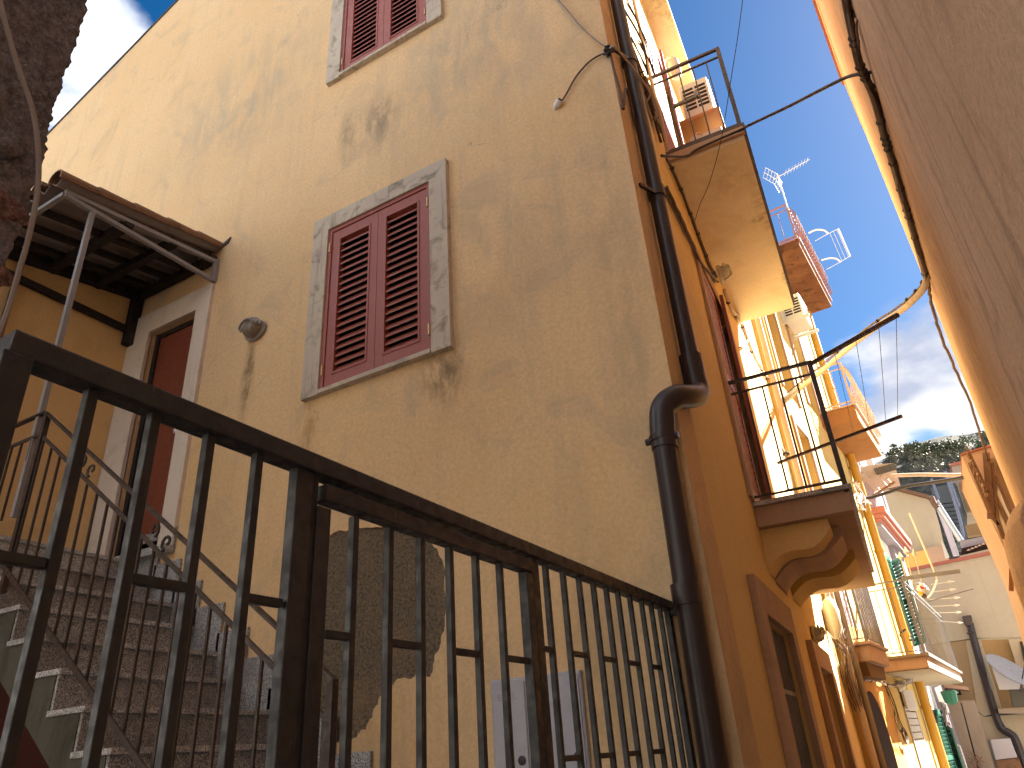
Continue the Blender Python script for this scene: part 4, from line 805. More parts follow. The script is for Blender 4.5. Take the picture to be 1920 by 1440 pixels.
# band between A and B: pilaster and pipes
pl = thing('drain_pipes', 'pair of ochre drainpipes and cables in the corner between the two yellow buildings', 'drainpipe', B.pt(11.5, 0, .1))
MB().tube([B.pt(11.35, 0, .09), B.pt(11.35, 9.9, .09)], .05, 12).build('pipe', 'cable pale', pl); MB().tube([B.pt(11.62, 0, .09), B.pt(11.62, 9.9, .09)], .05, 12).build('pipe', 'orange plaster', pl)
MB().tube([B.pt(11.5, 0, .16), B.pt(11.5, 3.6, .16)], .04, 10).build('pipe', 'beige plaster', pl)
lt = thing('street_lamp', 'old glass street lantern head hanging among tangled cables below the corbels', 'street lamp', B.pt(11.0, 2.9, .3))
MB().lathe(B.pt(10.75, 3.25, .16), B.t*-.3+Vector((0, 0, -1)), [(0, .03), (.05, .08), (.2, .11), (.42, .10), (.55, .03)], 16).build('lamp_glass', 'glass lantern', lt); MB().tube([B.pt(10.9, 3.55, .16), B.pt(10.75, 3.2, .16)], .035, 8).build('lamp_neck', 'zinc', lt)
bundle('tangled ball of loose cables below the glass lantern', [B.pt(10.9, 3.2, .1), B.pt(11.1, 2.95, .14), B.pt(11.0, 2.75, .1), B.pt(11.2, 2.6, .12), B.pt(11.1, 2.3, .1), B.pt(11.3, 1.9, .08)], 16, .005, .09, ['cable brown', 'cable grey', 'cable brown'], jit=.003, ties=False)
bundle('cables swagged along the orange wall above the arched doorway', [B.pt(11.2, 2.45, .08), B.pt(11.8, 2.3, .08), B.pt(12.6, 2.32, .08), B.pt(13.5, 2.35, .08), B.pt(14.3, 2.3, .08), B.pt(15.5, 2.35, .08), B.pt(16.6, 2.4, .08)], 4, .011, .02, ['cable brown', 'cable pale'])
bundle('hanging coil of cable on the orange wall right of the arched doorway', [B.pt(14.2, 2.3, .08), B.pt(14.3, 2.0, .1), B.pt(14.2, 1.75, .1), B.pt(14.4, 1.6, .1)], 6, .006, .04, ['cable brown', 'cable brown'], jit=.003, ties=False)
k = MB()
for q in range(3):
    c = B.pt(14.35, 1.55, .1); k.tube([c+B.t*math.cos(a)*(.16+.02*q)+Vector((0, 0, math.sin(a)*(.1+.01*q)))+B.n*.01*q for a in [i*2*math.pi/18 for i in range(19)]], .009, 6)
tag(k.build('cable_coil', 'cable brown'), 'round coil of spare cable hung on the orange wall', 'cable')
wb = thing('window_box', 'dark metal flower box on brackets low on the sunlit orange wall', 'window box', B.pt(14.8, .9, .2)); MB().pbox(B, 14.2, 15.5, .62, .98, .05, .33).build('box_body', 'cable dark', wb); MB().pbox(B, 14.2, 15.5, .55, .61, .05, .4).build('box_base', 'terracotta', wb)
# yellow pipe down the far corner
yp = thing('yellow_drainpipe', 'bright yellow ochre drainpipe down the far corner of the rusty balcony building', 'drainpipe', B.pt(18.2, 0, .1))
MB().tube([B.pt(18.2, 0, .12), B.pt(18.2, 12.2, .12)], .09, 14).build('pipe', 'yellow pipe', yp)
for z in (2.0, 3.4, 5.2, 7.2, 9.3): MB().tube([B.pt(18.2, z, .12), B.pt(18.2, z+.06, .12)], .105, 14).build('pipe_clamp', 'yellow pipe', yp)
# balconies of B with belly bars
def coil_balcony(u0, u1, z, off, slabm, ironm, label, dz=.18):
    bl = MB().pbox(B, u0, u1, z, z+dz, .001, off).build('balcony', slabm, bB, bevel=.01, label=label)
    MB().pbox(B, u0-.04, u1+.04, z+dz, z+dz+.03, .001, off+.05).build('slab_edge', ironm, bl)
    zt = z+dz+1.05; zb = z+dz+.1
    k = MB()
    for zz in (zt, zb): k.beam(B.pt(u0, zz, .02), B.pt(u0, zz, off-.02), .035, .03).beam(B.pt(u0, zz, off-.02), B.pt(u1, zz, off-.02), .035, .03).beam(B.pt(u1, zz, .02), B.pt(u1, zz, off-.02), .035, .03)
    k.beam(B.pt(u0, zt-.14, .02), B.pt(u0, zt-.14, off-.02), .02, .02); k.build('balcony_rail', ironm, bl)
    for u in (u0, u1): MB().beam(B.pt(u, z+dz, off-.02), B.pt(u, zt, off-.02), .045).build('rail_post', ironm, bl)
    b = MB().beam(B.pt(u0, zb, .08), B.pt(u0, zt-.14, .08), .018).build('railing_bar', ironm, bl); copies(b, [B.n*.2, B.n*.38], bl); copies(b, [B.t*(u1-u0), B.t*(u1-u0)+B.n*.2, B.t*(u1-u0)+B.n*.38], bl)
    # belly bars: S-curve plus spiral scroll at the bottom
    pts = []
    for i in range(17):
        t_ = i/16; pts.append(B.pt(u0+.08, zb+.1+(zt-zb-.1)*t_, off-.02+.16*math.sin(math.pi*min(1, (1-t_)*1.25))*(1-t_*.3)))
    pts = pts[::-1]
    c = B.pt(u0+.08, zb+.12, off+.06)
    for i in range(12): a = -.4-i*.5; r = .085*(1-i*.06); pts.append(c+B.n*(math.cos(a)*r)+Vector((0, 0, math.sin(a)*r)))
    bb_ = MB().tube(pts, .014, 6).build('belly_bar', ironm, bl)
    n = 19; copies(bb_, [B.t*((u1-u0-.16)*i/n) for i in range(1, n+1)], bl)
    return bl
coil_balcony(15.1, 18.35, 11.7-.1, .72, 'rust concrete', 'pink iron', 'upper rust stained balcony')
coil_balcony(16.0, 18.9, 7.55, .72, 'orange concrete', 'cream iron', 'lower peeling orange balcony', .32)
ac_unit(B, 14.6, 15.3, 9.55, 10.15, .05, .45, 'air conditioner on wall brackets below the rust stained balcony')
abk = thing('bracket_frame', 'cream wall brackets carrying the far air conditioner', 'bracket', B.pt(14.6, 9.5, .2)); MB().beam(B.pt(14.55, 9.52, 0), B.pt(14.55, 9.52, .55), .05, .06).beam(B.pt(14.55, 9.52, .03), B.pt(14.55, 10.2, .03), .06, .05).build('bracket', 'cream plastic', abk); MB().beam(B.pt(15.35, 9.52, 0), B.pt(15.35, 9.52, .55), .05, .06).build('bracket', 'cream plastic', abk)
# antennas
def yagi(base, h, dirv, label, s=1., mat='alu', grid=True, n=8):
    t = thing('tv_antenna', label, 'antenna', base); base = Vector(base); top = base+Vector((0, 0, h)); d = Vector(dirv).normalized(); side = d.cross(Vector((0, 0, 1))).normalized(); up = side.cross(d)
    MB().tube([base, top], .018*s, 8).build('mast', mat, t)
    MB().tube([top-d*.15*s, top+d*1.1*s], .013*s, 6).build('boom', mat, t)
    e = MB().tube([top+d*.25*s-side*.13*s, top+d*.25*s+side*.13*s], .006*s, 5).build('element', mat, t); copies(e, [d*(.11*s*i) for i in range(1, n)], t)
    if grid:
        for sg in (1, -1):
            k = MB(); o = top-d*.1*s
            for q in range(4): k.tube([o+up*sg*(.05+.1*q)*s-side*.2*s-d*.03*q*s, o+up*sg*(.05+.1*q)*s+side*.2*s-d*.03*q*s], .006*s, 5)
            for q in (-.2, 0, .2): k.tube([o+side*q*s, o+side*q*s+up*sg*.36*s-d*.1*s], .006*s, 5)
            k.build('reflector', mat, t)
    MB().box(top-Vector((.04, .04, .03))*s, top+Vector((.04, .04, .05))*s).build('junction', 'grey plastic', t)
    return t
ab = B.pt(15.05, 12.7, .72); yagi(ab, .95, (.85, .35, .45), 'silver television antenna on the corner of the rust stained balcony', .85)
yagi(atY(1545, 760, 24), 1.6, (-.9, .2, .1), 'dark television antenna behind the cream balcony railing', 1.3, 'cable dark', n=6)
yagi(atY(1556, 735, 21), 1.0, (1, .1, .45), 'long silver antenna boom behind the spiral railing', 1.7, 'alu', grid=False, n=4)
# fold out drying rack on rusty balcony
dk = thing('drying_rack', 'white fold out drying rack beyond the rust stained balcony railing', 'drying rack', B.pt(16.5, 12.7, .8))
def q_(x, y, yy): return atY(x, y, yy)
def rackarm(p, yy): return spline([q_(x, y, yy) for x, y in p], 4)
MB().tube(rackarm([(1516, 437), (1530, 431), (1545, 432), (1553, 438)], 16), .022, 6).tube(rackarm([(1540, 488), (1555, 484), (1568, 485), (1576, 491)], 17.4), .022, 6).build('arm', 'white plastic', dk)
MB().tube([q_(1572, 429, 16.2), q_(1594, 480, 17.6)], .018, 6).tube([q_(1553, 438, 16), q_(1572, 429, 16.2)], .008, 5).tube([q_(1576, 491, 17.4), q_(1594, 480, 17.6)], .008, 5).tube([q_(1553, 438, 16), q_(1528, 452, 16)], .007, 5).tube([q_(1576, 491, 17.4), q_(1550, 505, 17.4)], .007, 5).build('end_bar', 'white plastic', dk)
for f_ in (.15, .5, .85): MB().tube([q_(1553, 438, 16).lerp(q_(1572, 429, 16.2), f_), q_(1576, 491, 17.4).lerp(q_(1594, 480, 17.6), f_)], .004, 4).build('line', 'white plastic', dk)
# projecting concrete canopy / eave and beam between the houses
ev = thing('projecting_eave', 'pale grey projecting roof slab with mossy edge beyond the orange balcony', 'roof', atY(1640, 880, 21))
MB().prism([atY(x, y, 19.5) for x, y in [(1578, 884), (1640, 871), (1676, 868), (1680, 881), (1640, 890), (1600, 900), (1582, 900)]], (0, 1, 0), 1.5).build('slab', 'cream plaster', ev)
MB().prism([atY(x, y, 19.45) for x, y in [(1638, 880), (1677, 869), (1682, 881), (1644, 891)]], (0, -1, 0), .06).build('slab_edge', 'concrete dirty', ev)
MB().prism([atY(x, y, 19.3) for x, y in [(1585, 895), (1618, 888), (1632, 896), (1600, 904)]], (0, 1, 0), .4).build('lower_slab', 'cream plaster', ev)
tag(MB().tube(spline([atY(1652, 893, 19.5), atY(1720, 890, 18.5), atY(1790, 891, 17.2), atY(1818, 890, 16)], 4), .045, 8).build('pipe', 'cable pale'), 'thin pale pipe spanning the street in front of the hillside', 'pipe')
cable('cable', 'thick black cable sagging across the street in front of the hillside', [atY(1618, 933, 18), atY(1632, 933, 17.8), atY(1660, 925, 17.5), atY(1700, 912, 17), atY(1760, 903, 16), atY(1818, 893, 15)], .035, 'cable dark')
cable('cable', 'pale curved cable on the yellow wall under the projecting roof slab', [B.pt(*B.px(x, y), .15) for x, y in [(1588, 908), (1600, 925), (1605, 940)]]+[B.pt(18.6, 6.4, .2)], .03, 'cable pale')
bundle('loops of pale cable at the top of the yellow drainpipe', [B.pt(*B.px(x, y), .12) for x, y in [(1592, 905), (1600, 925), (1596, 945), (1606, 955), (1603, 930)]], 5, .015, .06, ['cable pale', 'cable grey'], jit=.02, ties=False)
# little rack with wires near the cable (far clothes arm)
fr2 = thing('clothes_line', 'rusty iron arm with fine wires near the black street cable', 'clothes line', atY(1655, 920, 18)); MB().beam(atY(1636, 931, 18), atY(1678, 903, 18), .05, .05).build('arm', 'terracotta', fr2)
for (a, b) in (((1640, 905), (1655, 925)), ((1652, 897), (1667, 914)), ((1662, 895), (1674, 908))): MB().tube([atY(*a, 19.4), atY(*b, 18)], .006, 4).build('line', 'alu', fr2)
# ================= building C white with green shutters
bC = thing('white_building', 'low white building with green louvred shutters and a pink moulded cornice', 'building', (-.6, 20, 0))
wallpoly(B, [(18.46, 0), (23.0, 0), (23.0, 6.3), (18.46, 6.3)], [rect(18.9, 20.3, 3.35, 5.35), rect(19.3, 21.3, .1, 2.0)], .3).build('wall', 'white plaster', bC)
MB().pbox(B, 18.46, 23, 0, 6.2, -.6, -.5).build('inner_wall', 'dark opening', bC)
MB().pbox(B, 21.4, 23.3, 0, 7.9, .001, .12).build('pilaster', 'lilac plaster', bC)
wc = MB().pbox(B, 18.9, 20.3, 3.35, 5.35, -.12, -.09).build('window', 'dark opening', bC)
for (u0, u1, z0, z1, a, h) in ((18.9, 19.58, 3.36, 5.33, 10, 'l'), (19.62, 20.3, 3.36, 5.33, 30, 'r')): leaf(B, u0, u1, z0, z1, .0, a, 'green shutter', wc, 22, h)
wd = MB().pbox(B, 19.3, 21.3, .1, 2.0, -.12, -.09).build('doorway', 'dark opening', bC); leaf(B, 19.3, 20.28, .1, 2.0, .0, 6, 'green shutter', wd, 22); leaf(B, 20.32, 21.3, .1, 2.0, .02, 12, 'green shutter', wd, 22, 'r')
for (o0, o1, z0, z1) in ((.001, .28, 6.05, 6.14), (.001, .36, 6.141, 6.25), (.001, .42, 6.251, 6.42)): MB().pbox(B, 19.0, 23.4, z0, z1, o0, o1).build('cornice_moulding', 'pink cornice', bC, bevel=.02)
MB().pbox(B, 19.0, 23.3, 5.95, 6.05, .001, .25).build('cornice_soffit', 'lilac plaster', bC)
scn = thing('terrace_screen', 'mauve corrugated terrace screen with grey post above the pink cornice', 'screen', B.pt(21, 6.4, .1))
k = MB()
for i in range(26): k.pbox(B, 18.9+.16*i, 18.9+.16*i+.1, 6.43, 7.75, .05, .09+.02*(i % 2))
k.build('screen_panel', 'screen mauve', scn, kind='stuff'); MB().pbox(B, 22.6, 23.0, 6.43, 9.0, .0, .16).build('screen_post', 'lilac metal', scn); MB().pbox(B, 18.8, 22.9, 7.76, 7.82, .03, .14).build('screen_cap', 'lilac metal', scn)
MB().lathe(B.pt(19.3, 2.35, .5), (0, 0, -1), [(0, .02), (.03, .16), (.25, .13), (.3, .03)], 8).build('x', 'green shutter').name = 'street_lantern'
tag(bpy.data.objects['street_lantern'], 'small green street lantern on the white building', 'street lamp')
hk = thing('hanging_cloths', 'bunch of pegs and cloths hanging over the green street door', 'laundry', B.pt(19.6, 2, .3)); k = MB()
for i in range(9): k.box8([Vector(p)+B.pt(19.4+random.uniform(0, .6), 1.85+random.uniform(-.25, .2), .25) for p in [(0, 0, 0), (.05, .02, 0), (.05, .06, 0), (0, .05, 0), (-.02, 0, .12), (.07, .02, .1), (.05, .05, .12), (0, .05, .1)]])
k.build('cloths', 'lilac plaster', hk)
# ---- small balcony and long balcony of B
sbx = MB().pbox(B, 11.75, 13.2, 2.50, 2.72, .001, .34).build('balcony', 'pink trim', bB, bevel=.01, label='small bowed pink balcony')
k = MB(); k.prism([B.pt(11.85, 2.32, .001), B.pt(13.1, 2.32, .001), B.pt(13.2, 2.498, .001), B.pt(11.75, 2.498, .001)], B.n, .25); k.build('balcony_base', 'brown stucco', sbx)
MB().pbox(B, 11.7, 13.25, 2.72, 2.76, .001, .38).build('slab_edge', 'pink trim', sbx)
baluster_rail(B, 11.78, 13.17, .33, 2.76, 3.85, sbx, 'grey steel', 2, 9, bw=.018)
lbx = MB().pbox(B, 14.55, 20.6, 2.52, 2.70, .001, .74).build('balcony', 'pink trim', bB, bevel=.008, label='long balcony with pale underside and thin grey bars')
MB().pbox(B, 14.5, 20.65, 2.70, 2.745, .001, .79).build('slab_edge', 'beige plaster', lbx); MB().pbox(B, 14.6, 20.5, 2.505, 2.519, .03, .72).build('slab_soffit', 'cream plaster', lbx)
baluster_rail(B, 14.58, 20.55, .73, 2.745, 3.95, lbx, 'grey steel', 5, 22, bw=.014)
# shutters left behind small balcony
ws_ = surround(B, 12.1, 12.9, 2.78, 4.1, .1, 'white plaster', bB, .03); rs = MB().pbox(B, 12.1, 12.9, 2.79, 2.85, -.02, .005).build('shutter_slat', 'screen mauve', ws_); copies(rs, [(0, 0, .066*i) for i in range(1, 20)], ws_); MB().pbox(B, 12.1, 12.9, 2.78, 4.1, -.05, -.03).build('shutter_leaf', 'screen mauve', ws_)
# clothes arms and spears on the long balcony
ca = thing('clothes_line', 'grey flat arm reaching out from the long balcony corner', 'clothes line', B.pt(14.6, 3.9, .75))
p0 = B.pt(14.58, 3.97, .73); MB().beam(p0, atY(1800, 1071, p0.y-.1), .05, .06).build('arm', 'grey steel', ca)
MB().tube(spline([atY(1705, 962, 15), atY(1730, 1020, 15), atY(1755, 1080, 15), atY(1756, 1090, 15.4), atY(1748, 1110, 16), atY(1740, 1120, 16.6)], 4), .018, 6).build('pole', 'white plastic', ca)
rk = thing('railing_rack', 'rack of thin white spear tipped rods fixed along the long balcony railing', 'rack', B.pt(17, 3.9, .75))
for i, (a, b) in enumerate((((1745, 1096), (1776, 1092)), ((1748, 1110), (1780, 1106)), ((1742, 1124), (1788, 1121)), ((1746, 1137), (1788, 1135)), ((1750, 1149), (1792, 1148)), ((1753, 1164), (1795, 1167)))):
    yy = 15.6+i*.85; A = atY(*a, yy); Bq = atY(*b, yy); MB().tube([A, Bq], .008, 5).lathe(Bq, (Bq-A), [(0, .008), (.03, .03), (.12, .002)], 4).build('rod', 'cream plastic', rk)
MB().tube([atY(1740, 1128, 16), atY(1825, 1104, 16)], .009, 5).build('rod', 'grey steel', rk)
for (a, b) in (((1700, 1040), (1712, 1095)), ((1716, 1044), (1730, 1100)), ((1690, 1050), (1700, 1090))):
    A = atY(*b, 15.4); Bq = atY(*a, 15.4); MB().tube([A, Bq], .012, 5).lathe(Bq, (Bq-A), [(0, .012), (.05, .05), (.16, .003)], 4).build('spear_rod', 'cream plastic', rk)
tb = thing('toy_bundle', 'bundle of colourful cloth odds and ends stuffed in the long balcony rack', 'laundry', atY(1730, 1105, 16)); 
for (x, y, r, mt) in ((1728, 1102, .09, 'white plastic'), (1735, 1107, .07, 'white door'), (1729, 1101, .035, 'red cloth'), (1727, 1113, .05, 'toy yellow'), (1733, 1117, .05, 'cable brown'), (1722, 1098, .06, 'lilac plaster')):
    bm = bmesh.new(); bmesh.ops.create_icosphere(bm, subdivisions=2, radius=r); c = atY(x, y, 15.9 if mt != 'red cloth' else 15.78)
    for v in bm.verts: v.co = v.co*(1+.3*mnoise.noise(v.co*30))+c-Vector(tb.location)
    me = bpy.data.meshes.new('cloth'); bm.to_mesh(me); bm.free(); me.materials.append(MATS[mt]); o = bpy.data.objects.new('cloth', me); COL.objects.link(o); o.parent = tb
hbk = thing('flag_holder', 'pair of black rail clips on the long balcony railing', 'bracket', B.pt(15, 3, .7)); MB().beam(atY(1688, 1187, 14.9), atY(1698, 1180, 14.9), .03).beam(atY(1705, 1200, 14.9), atY(1717, 1201, 14.9), .03).build('clip', 'cable dark', hbk)
# ================= end of the street
bE = thing('end_building', 'cream building closing the end of the street with a red brown coping and ochre recess', 'building', (2, 24, 0))
def plate(pts, y, d, name, mat, parent, bevel=0., **k): return MB().prism([atY(x, yy, y) for x, yy in pts], (0, 1, 0), d).build(name, mat, parent, bevel=bevel, **k)
EY = 24
plate([(1590, 1086), (1690, 1070), (1866, 1035), (1886, 1082), (2150, 1060), (2150, 1190), (1835, 1196), (1811, 1199), (1766, 1205), (1590, 1240)], EY, .6, 'upper_wall', 'cream plaster', bE)
plate([(1590, 1242), (1766, 1206), (1811, 1200), (1833, 1333), (1590, 1360)], EY+.03, .6, 'middle_wall', 'ochre plaster', bE)
plate([(1590, 1362), (1833, 1335), (1846, 1344), (2150, 1320), (2150, 1700), (1590, 1700)], EY+.0, .6, 'lower_wall', 'cream plaster', bE)
plate([(1811, 1201), (1838, 1197), (1880, 1332), (1846, 1343), (1833, 1333)], EY-.02, .6, 'pier', 'cream plaster', bE)
plate([(1838, 1198), (2150, 1176), (2150, 1330), (1880, 1335)], EY+1.2, .3, 'recess_wall', 'brown stucco', bE)
plate([(1560, 1094), (1690, 1068), (1866, 1031), (1868, 1037), (1690, 1074), (1560, 1100)], EY-.08, .8, 'coping', 'roof red', bE); plate([(1862, 1036), (1868, 1034), (1887, 1074), (1880, 1076)], EY-.08, .8, 'coping', 'roof red', bE)
w_ = plate([(1890, 1196), (1930, 1190), (1980, 1300), (1922, 1300)], EY+1.0, .1, 'window', 'beige plaster', bE); plate([(1912, 1203), (1940, 1200), (1960, 1240), (1920, 1240)], EY+.94, .05, 'pane', 'dark opening', w_)
MB().prism([atY(1870, 1330, EY), atY(1980, 1322, EY), atY(1980, 1340, EY), atY(1872, 1338, EY)], (0, -1, 0), .5).build('balcony_ledge', 'beige plaster', bE)
# long dark downpipe with hopper
ep = thing('downpipe', 'long dark brown downpipe with square hopper on the cream end building', 'drainpipe', atY(1850, 1300, 23.8))
def tubepx(pl, y, r, name, mat, parent, n=8, sp=5): return MB().tube(spline([atY(a, b, y) for a, b in pl], sp), r, n).build(name, mat, parent)
tubepx([(1818, 1168), (1832, 1222), (1850, 1285), (1868, 1345), (1874, 1358)], 23.8, .09, 'pipe', 'downpipe brown', ep); tubepx([(1872, 1355), (1880, 1368), (1893, 1375), (1902, 1384), (1912, 1410), (1924, 1450)], 23.75, .095, 'elbow', 'downpipe brown', ep)
MB().prism([atY(x, y, 23.65) for x, y in [(1804, 1155), (1821, 1153), (1823, 1163), (1821, 1172), (1812, 1174), (1806, 1165)]], (0, 1, 0), .3).build('hopper', 'downpipe brown', ep, bevel=.02)
for p in ((1820, 1187), (1876, 1361)): tubepx([(p[0]-7, p[1]+1), (p[0]+7, p[1]-1)], 23.7, .03, 'pipe_clamp', 'downpipe brown', ep, 6, 2)
# satellite dish
sd = thing('satellite_dish', 'pale grey satellite dish on the balcony of the end building', 'satellite dish', atY(1893, 1257, 22.8))
c = atY(1893, 1257, 22.8); ax = Vector((.62, -.42, .66)).normalized(); MB().lathe(c-ax*.06, ax, [(0, .25), (.03, .44), (.07, .55), (.085, .555), (.06, .50), (.03, .3), (.02, .01)], 32).build('dish', 'dish grey', sd)
MB().tube([c, c+Vector((.25, .3, -.3)), c+Vector((.35, .4, -.7))], .03, 6).build('mast', 'cable dark', sd); MB().tube([c+Vector((.05, 0, -.5)), c+ax*.6+Vector((0, 0, -.25))], .015, 6).build('feed_arm', 'cable dark', sd)
gp = thing('balcony_panel', 'grey panel and mossy tank behind the satellite dish', 'panel', atY(1880, 1280, 23.2)); plate([(1858, 1246), (1880, 1244), (1915, 1280), (1915, 1292), (1874, 1293)], 23.3, .06, 'panel', 'box grey', gp); plate([(1893, 1293), (1925, 1290), (1925, 1324), (1900, 1326)], 23.4, .3, 'tank', 'concrete dirty', gp)
ub_ = thing('utility_box', 'pale grey utility box at the foot of the end building beside the downpipe', 'utility box', atY(1882, 1400, 23.6)); plate([(1856, 1387), (1894, 1384), (1908, 1420), (1867, 1425)], 23.55, .4, 'box_door', 'box grey', ub_, .01); plate([(1867, 1426), (1910, 1421), (1925, 1460), (1880, 1460)], 23.6, .4, 'box_plinth', 'terracotta', ub_)
cbx = thing('cabin', 'tall pale panelled cabin with a dark vertical gap at the end of the street', 'cabin', atY(1800, 1400, 22.5))
plate([(1776, 1318), (1800, 1314), (1835, 1450), (1790, 1450)], 22.6, .6, 'cabin_wall', 'beige plaster', cbx); plate([(1802, 1314), (1828, 1313), (1868, 1450), (1838, 1450)], 22.6, .6, 'cabin_wall', 'beige plaster', cbx); plate([(1798, 1318), (1806, 1318), (1850, 1450), (1834, 1450)], 22.9, .3, 'cabin_gap', 'dark opening', cbx)
k = MB()
for i in range(16): c = atY(1833+random.uniform(-9, 8), 1432+random.uniform(-12, 12), 22.4); k.tube([c, c+Vector((random.uniform(-.1, .1), 0, random.uniform(-.1, .15)))], .012, 4)
pt = thing('dry_plant', 'dry reddish twiggy plant in front of the pale cabin', 'plant', atY(1833, 1440, 22.4)); k.build('stem', 'terracotta', pt)
pa = thing('awning', 'small pink sloping awning over a dark window on the end building', 'awning', atY(1790, 1290, 23)); plate([(1768, 1281), (1815, 1288), (1817, 1294), (1770, 1289)], 22.8, .9, 'awning_roof', 'salmon plaster', pa); plate([(1771, 1290), (1800, 1294), (1803, 1302), (1777, 1304)], 23.6, .3, 'window_frame', 'dark opening', pa); plate([(1776, 1294), (1796, 1296), (1798, 1300), (1778, 1301)], 23.56, .03, 'pane', 'pale pane', pa)
lp = thing('lit_sign_panel', 'white upright panel beside the lilac pillar in the sun', 'panel', atY(1770, 1310, 20.8)); plate([(1752, 1290), (1763, 1285), (1780, 1336), (1769, 1339)], 20.8, .2, 'panel', 'white plaster', lp)
lpl = thing('lilac_pillar', 'mauve plaster pillar beyond the green street door', 'pillar', atY(1760, 1380, 21.8)); plate([(1748, 1296), (1752, 1292), (1805, 1450), (1790, 1450)], 22.0, .4, 'pillar_shaft', 'lilac plaster', lpl)
fs_ = thing('fish_cage', 'hanging steel cage tied with cords in front of the pale cabin', 'cage', atY(1793, 1405, 21)); plate([(1787, 1397), (1799, 1396), (1800, 1399), (1788, 1400)], 21, .1, 'cage_top', 'white plastic', fs_); tubepx([(1788, 1400), (1795, 1420), (1806, 1448)], 21, .02, 'cage_side', 'alu', fs_); tubepx([(1799, 1398), (1808, 1425), (1814, 1448)], 21, .02, 'cage_side', 'alu', fs_); tubepx([(1776, 1345), (1788, 1385), (1790, 1398)], 21, .01, 'cord', 'cable pale', fs_)
# ---- upper terrace world: gable house, box house, stairs
bG = thing('gable_house', 'cream house with shallow brown gable roof above the end of the street', 'building', (0, 30, 0))
plate([(1600, 905), (1648, 910), (1738, 935), (1750, 945), (1762, 985), (1772, 1030), (1700, 1050), (1600, 1075)], 30, 1.5, 'wall', 'cream plaster', bG); plate([(1600, 898), (1650, 904), (1742, 928), (1742, 934), (1648, 910), (1600, 905)], 29.8, 2, 'roof_edge', 'brown wood', bG)
plate([(1600, 1062), (1690, 1041), (1738, 1030), (1752, 1056), (1600, 1090)], 29.7, .5, 'lower_band', 'orange plaster', bG); plate([(1738, 1028), (1770, 1021), (1780, 1050), (1745, 1056)], 29.65, .5, 'red_panel', 'salmon plaster', bG)
gp_ = thing('downpipe', 'grey downpipe on the corner of the gable house', 'drainpipe', atY(1775, 1000, 29.6)); tubepx([(1757, 942), (1775, 990), (1793, 1042)], 29.5, .10, 'pipe', 'lilac metal', gp_); tubepx([(1762, 952), (1783, 985), (1802, 1014)], 28.8, .1, 'gutter', 'zinc', gp_)
tubepx([(1746, 932), (1752, 945), (1758, 952)], 29.4, .1, 'pipe_head', 'brown wood', gp_)
up_ = thing('upright_tarp', 'pale upright board leaning by the gable house', 'board', atY(1770, 1030, 29)); plate([(1764, 1012), (1770, 1020), (1780, 1044), (1772, 1046)], 28.9, .1, 'board', 'white door', up_)
bH = thing('box_house', 'beige flat roofed box house with rust streaks on the hill', 'building', (4, 34, 0)); plate([(1783, 872), (1840, 858), (1850, 958), (1813, 962)], 34, 3, 'wall', 'beige plaster', bH); plate([(1781, 869), (1840, 855), (1840, 860), (1783, 874)], 33.9, 3.1, 'roof_edge', 'roof red', bH); plate([(1798, 905), (1845, 893), (1850, 955), (1815, 958)], 33.7, .3, 'porch_recess', 'brown stucco', bH)
hs_ = thing('hill_steps', 'dark concrete steps climbing to the hillside with blue handrails', 'stairs', atY(1780, 1000, 32))
for i in range(11):
    t_ = i/10; xL = 1757+(1782-1757)*t_; xR = 1800+(1811-1800)*t_; yv = 938+(1018-938)*t_; yy = 33.5-2.6*t_
    MB().prism([atY(xL, yv+1, yy), atY(xR, yv-4, yy), atY(xR+1, yv+2, yy), atY(xL+1, yv+7, yy)], (0, 1, 0), .45).build('step', 'stair grey', hs_)
plate([(1745, 915), (1790, 905), (1812, 950), (1815, 1030), (1785, 1034), (1752, 940)], 34.5, .3, 'back_wall', 'stair grey', hs_)
hr = thing('handrail', 'blue grey steel handrails of the hill steps', 'handrail', atY(1790, 960, 32)); tubepx([(1746, 898), (1760, 935)], 31.5, .05, 'rail_post', 'rail blue', hr); tubepx([(1772, 884), (1785, 925), (1800, 975), (1811, 1036)], 31.2, .06, 'rail', 'rail blue', hr); tubepx([(1779, 893), (1790, 925), (1799, 950)], 31.2, .04, 'rail', 'rail blue', hr); tubepx([(1757, 938), (1800, 1005)], 30.9, .05, 'rail', 'zinc', hr)
tp = thing('terrace_parapet', 'dark perforated block parapet with grey fascia above the coping', 'parapet', atY(1830, 1020, 28))
plate([(1800, 1015), (1870, 1000), (1885, 1015), (1805, 1030)], 28.5, .4, 'fascia', 'lilac plaster', tp); plate([(1803, 1028), (1880, 1010), (1890, 1020), (1802, 1042)], 28.2, .4, 'block_wall', 'brown door panel', tp); plate([(1800, 1042), (1885, 1022), (1890, 1040), (1790, 1058)], 27.9, .4, 'ledge', 'beige plaster', tp); plate([(1810, 985), (1875, 972), (1880, 995), (1815, 1005)], 29.5, .4, 'upper_ledge', 'brown stucco', tp)
a_ = MB().prism([atY(x, y, 28.15) for x, y in [(1812, 1033), (1816, 1029), (1820, 1032)]], (0, -1, 0), .03).build('vent_block', 'pink trim', tp)
copies(a_, [(.115*i, 0, .028*i) for i in range(1, 10)], tp)
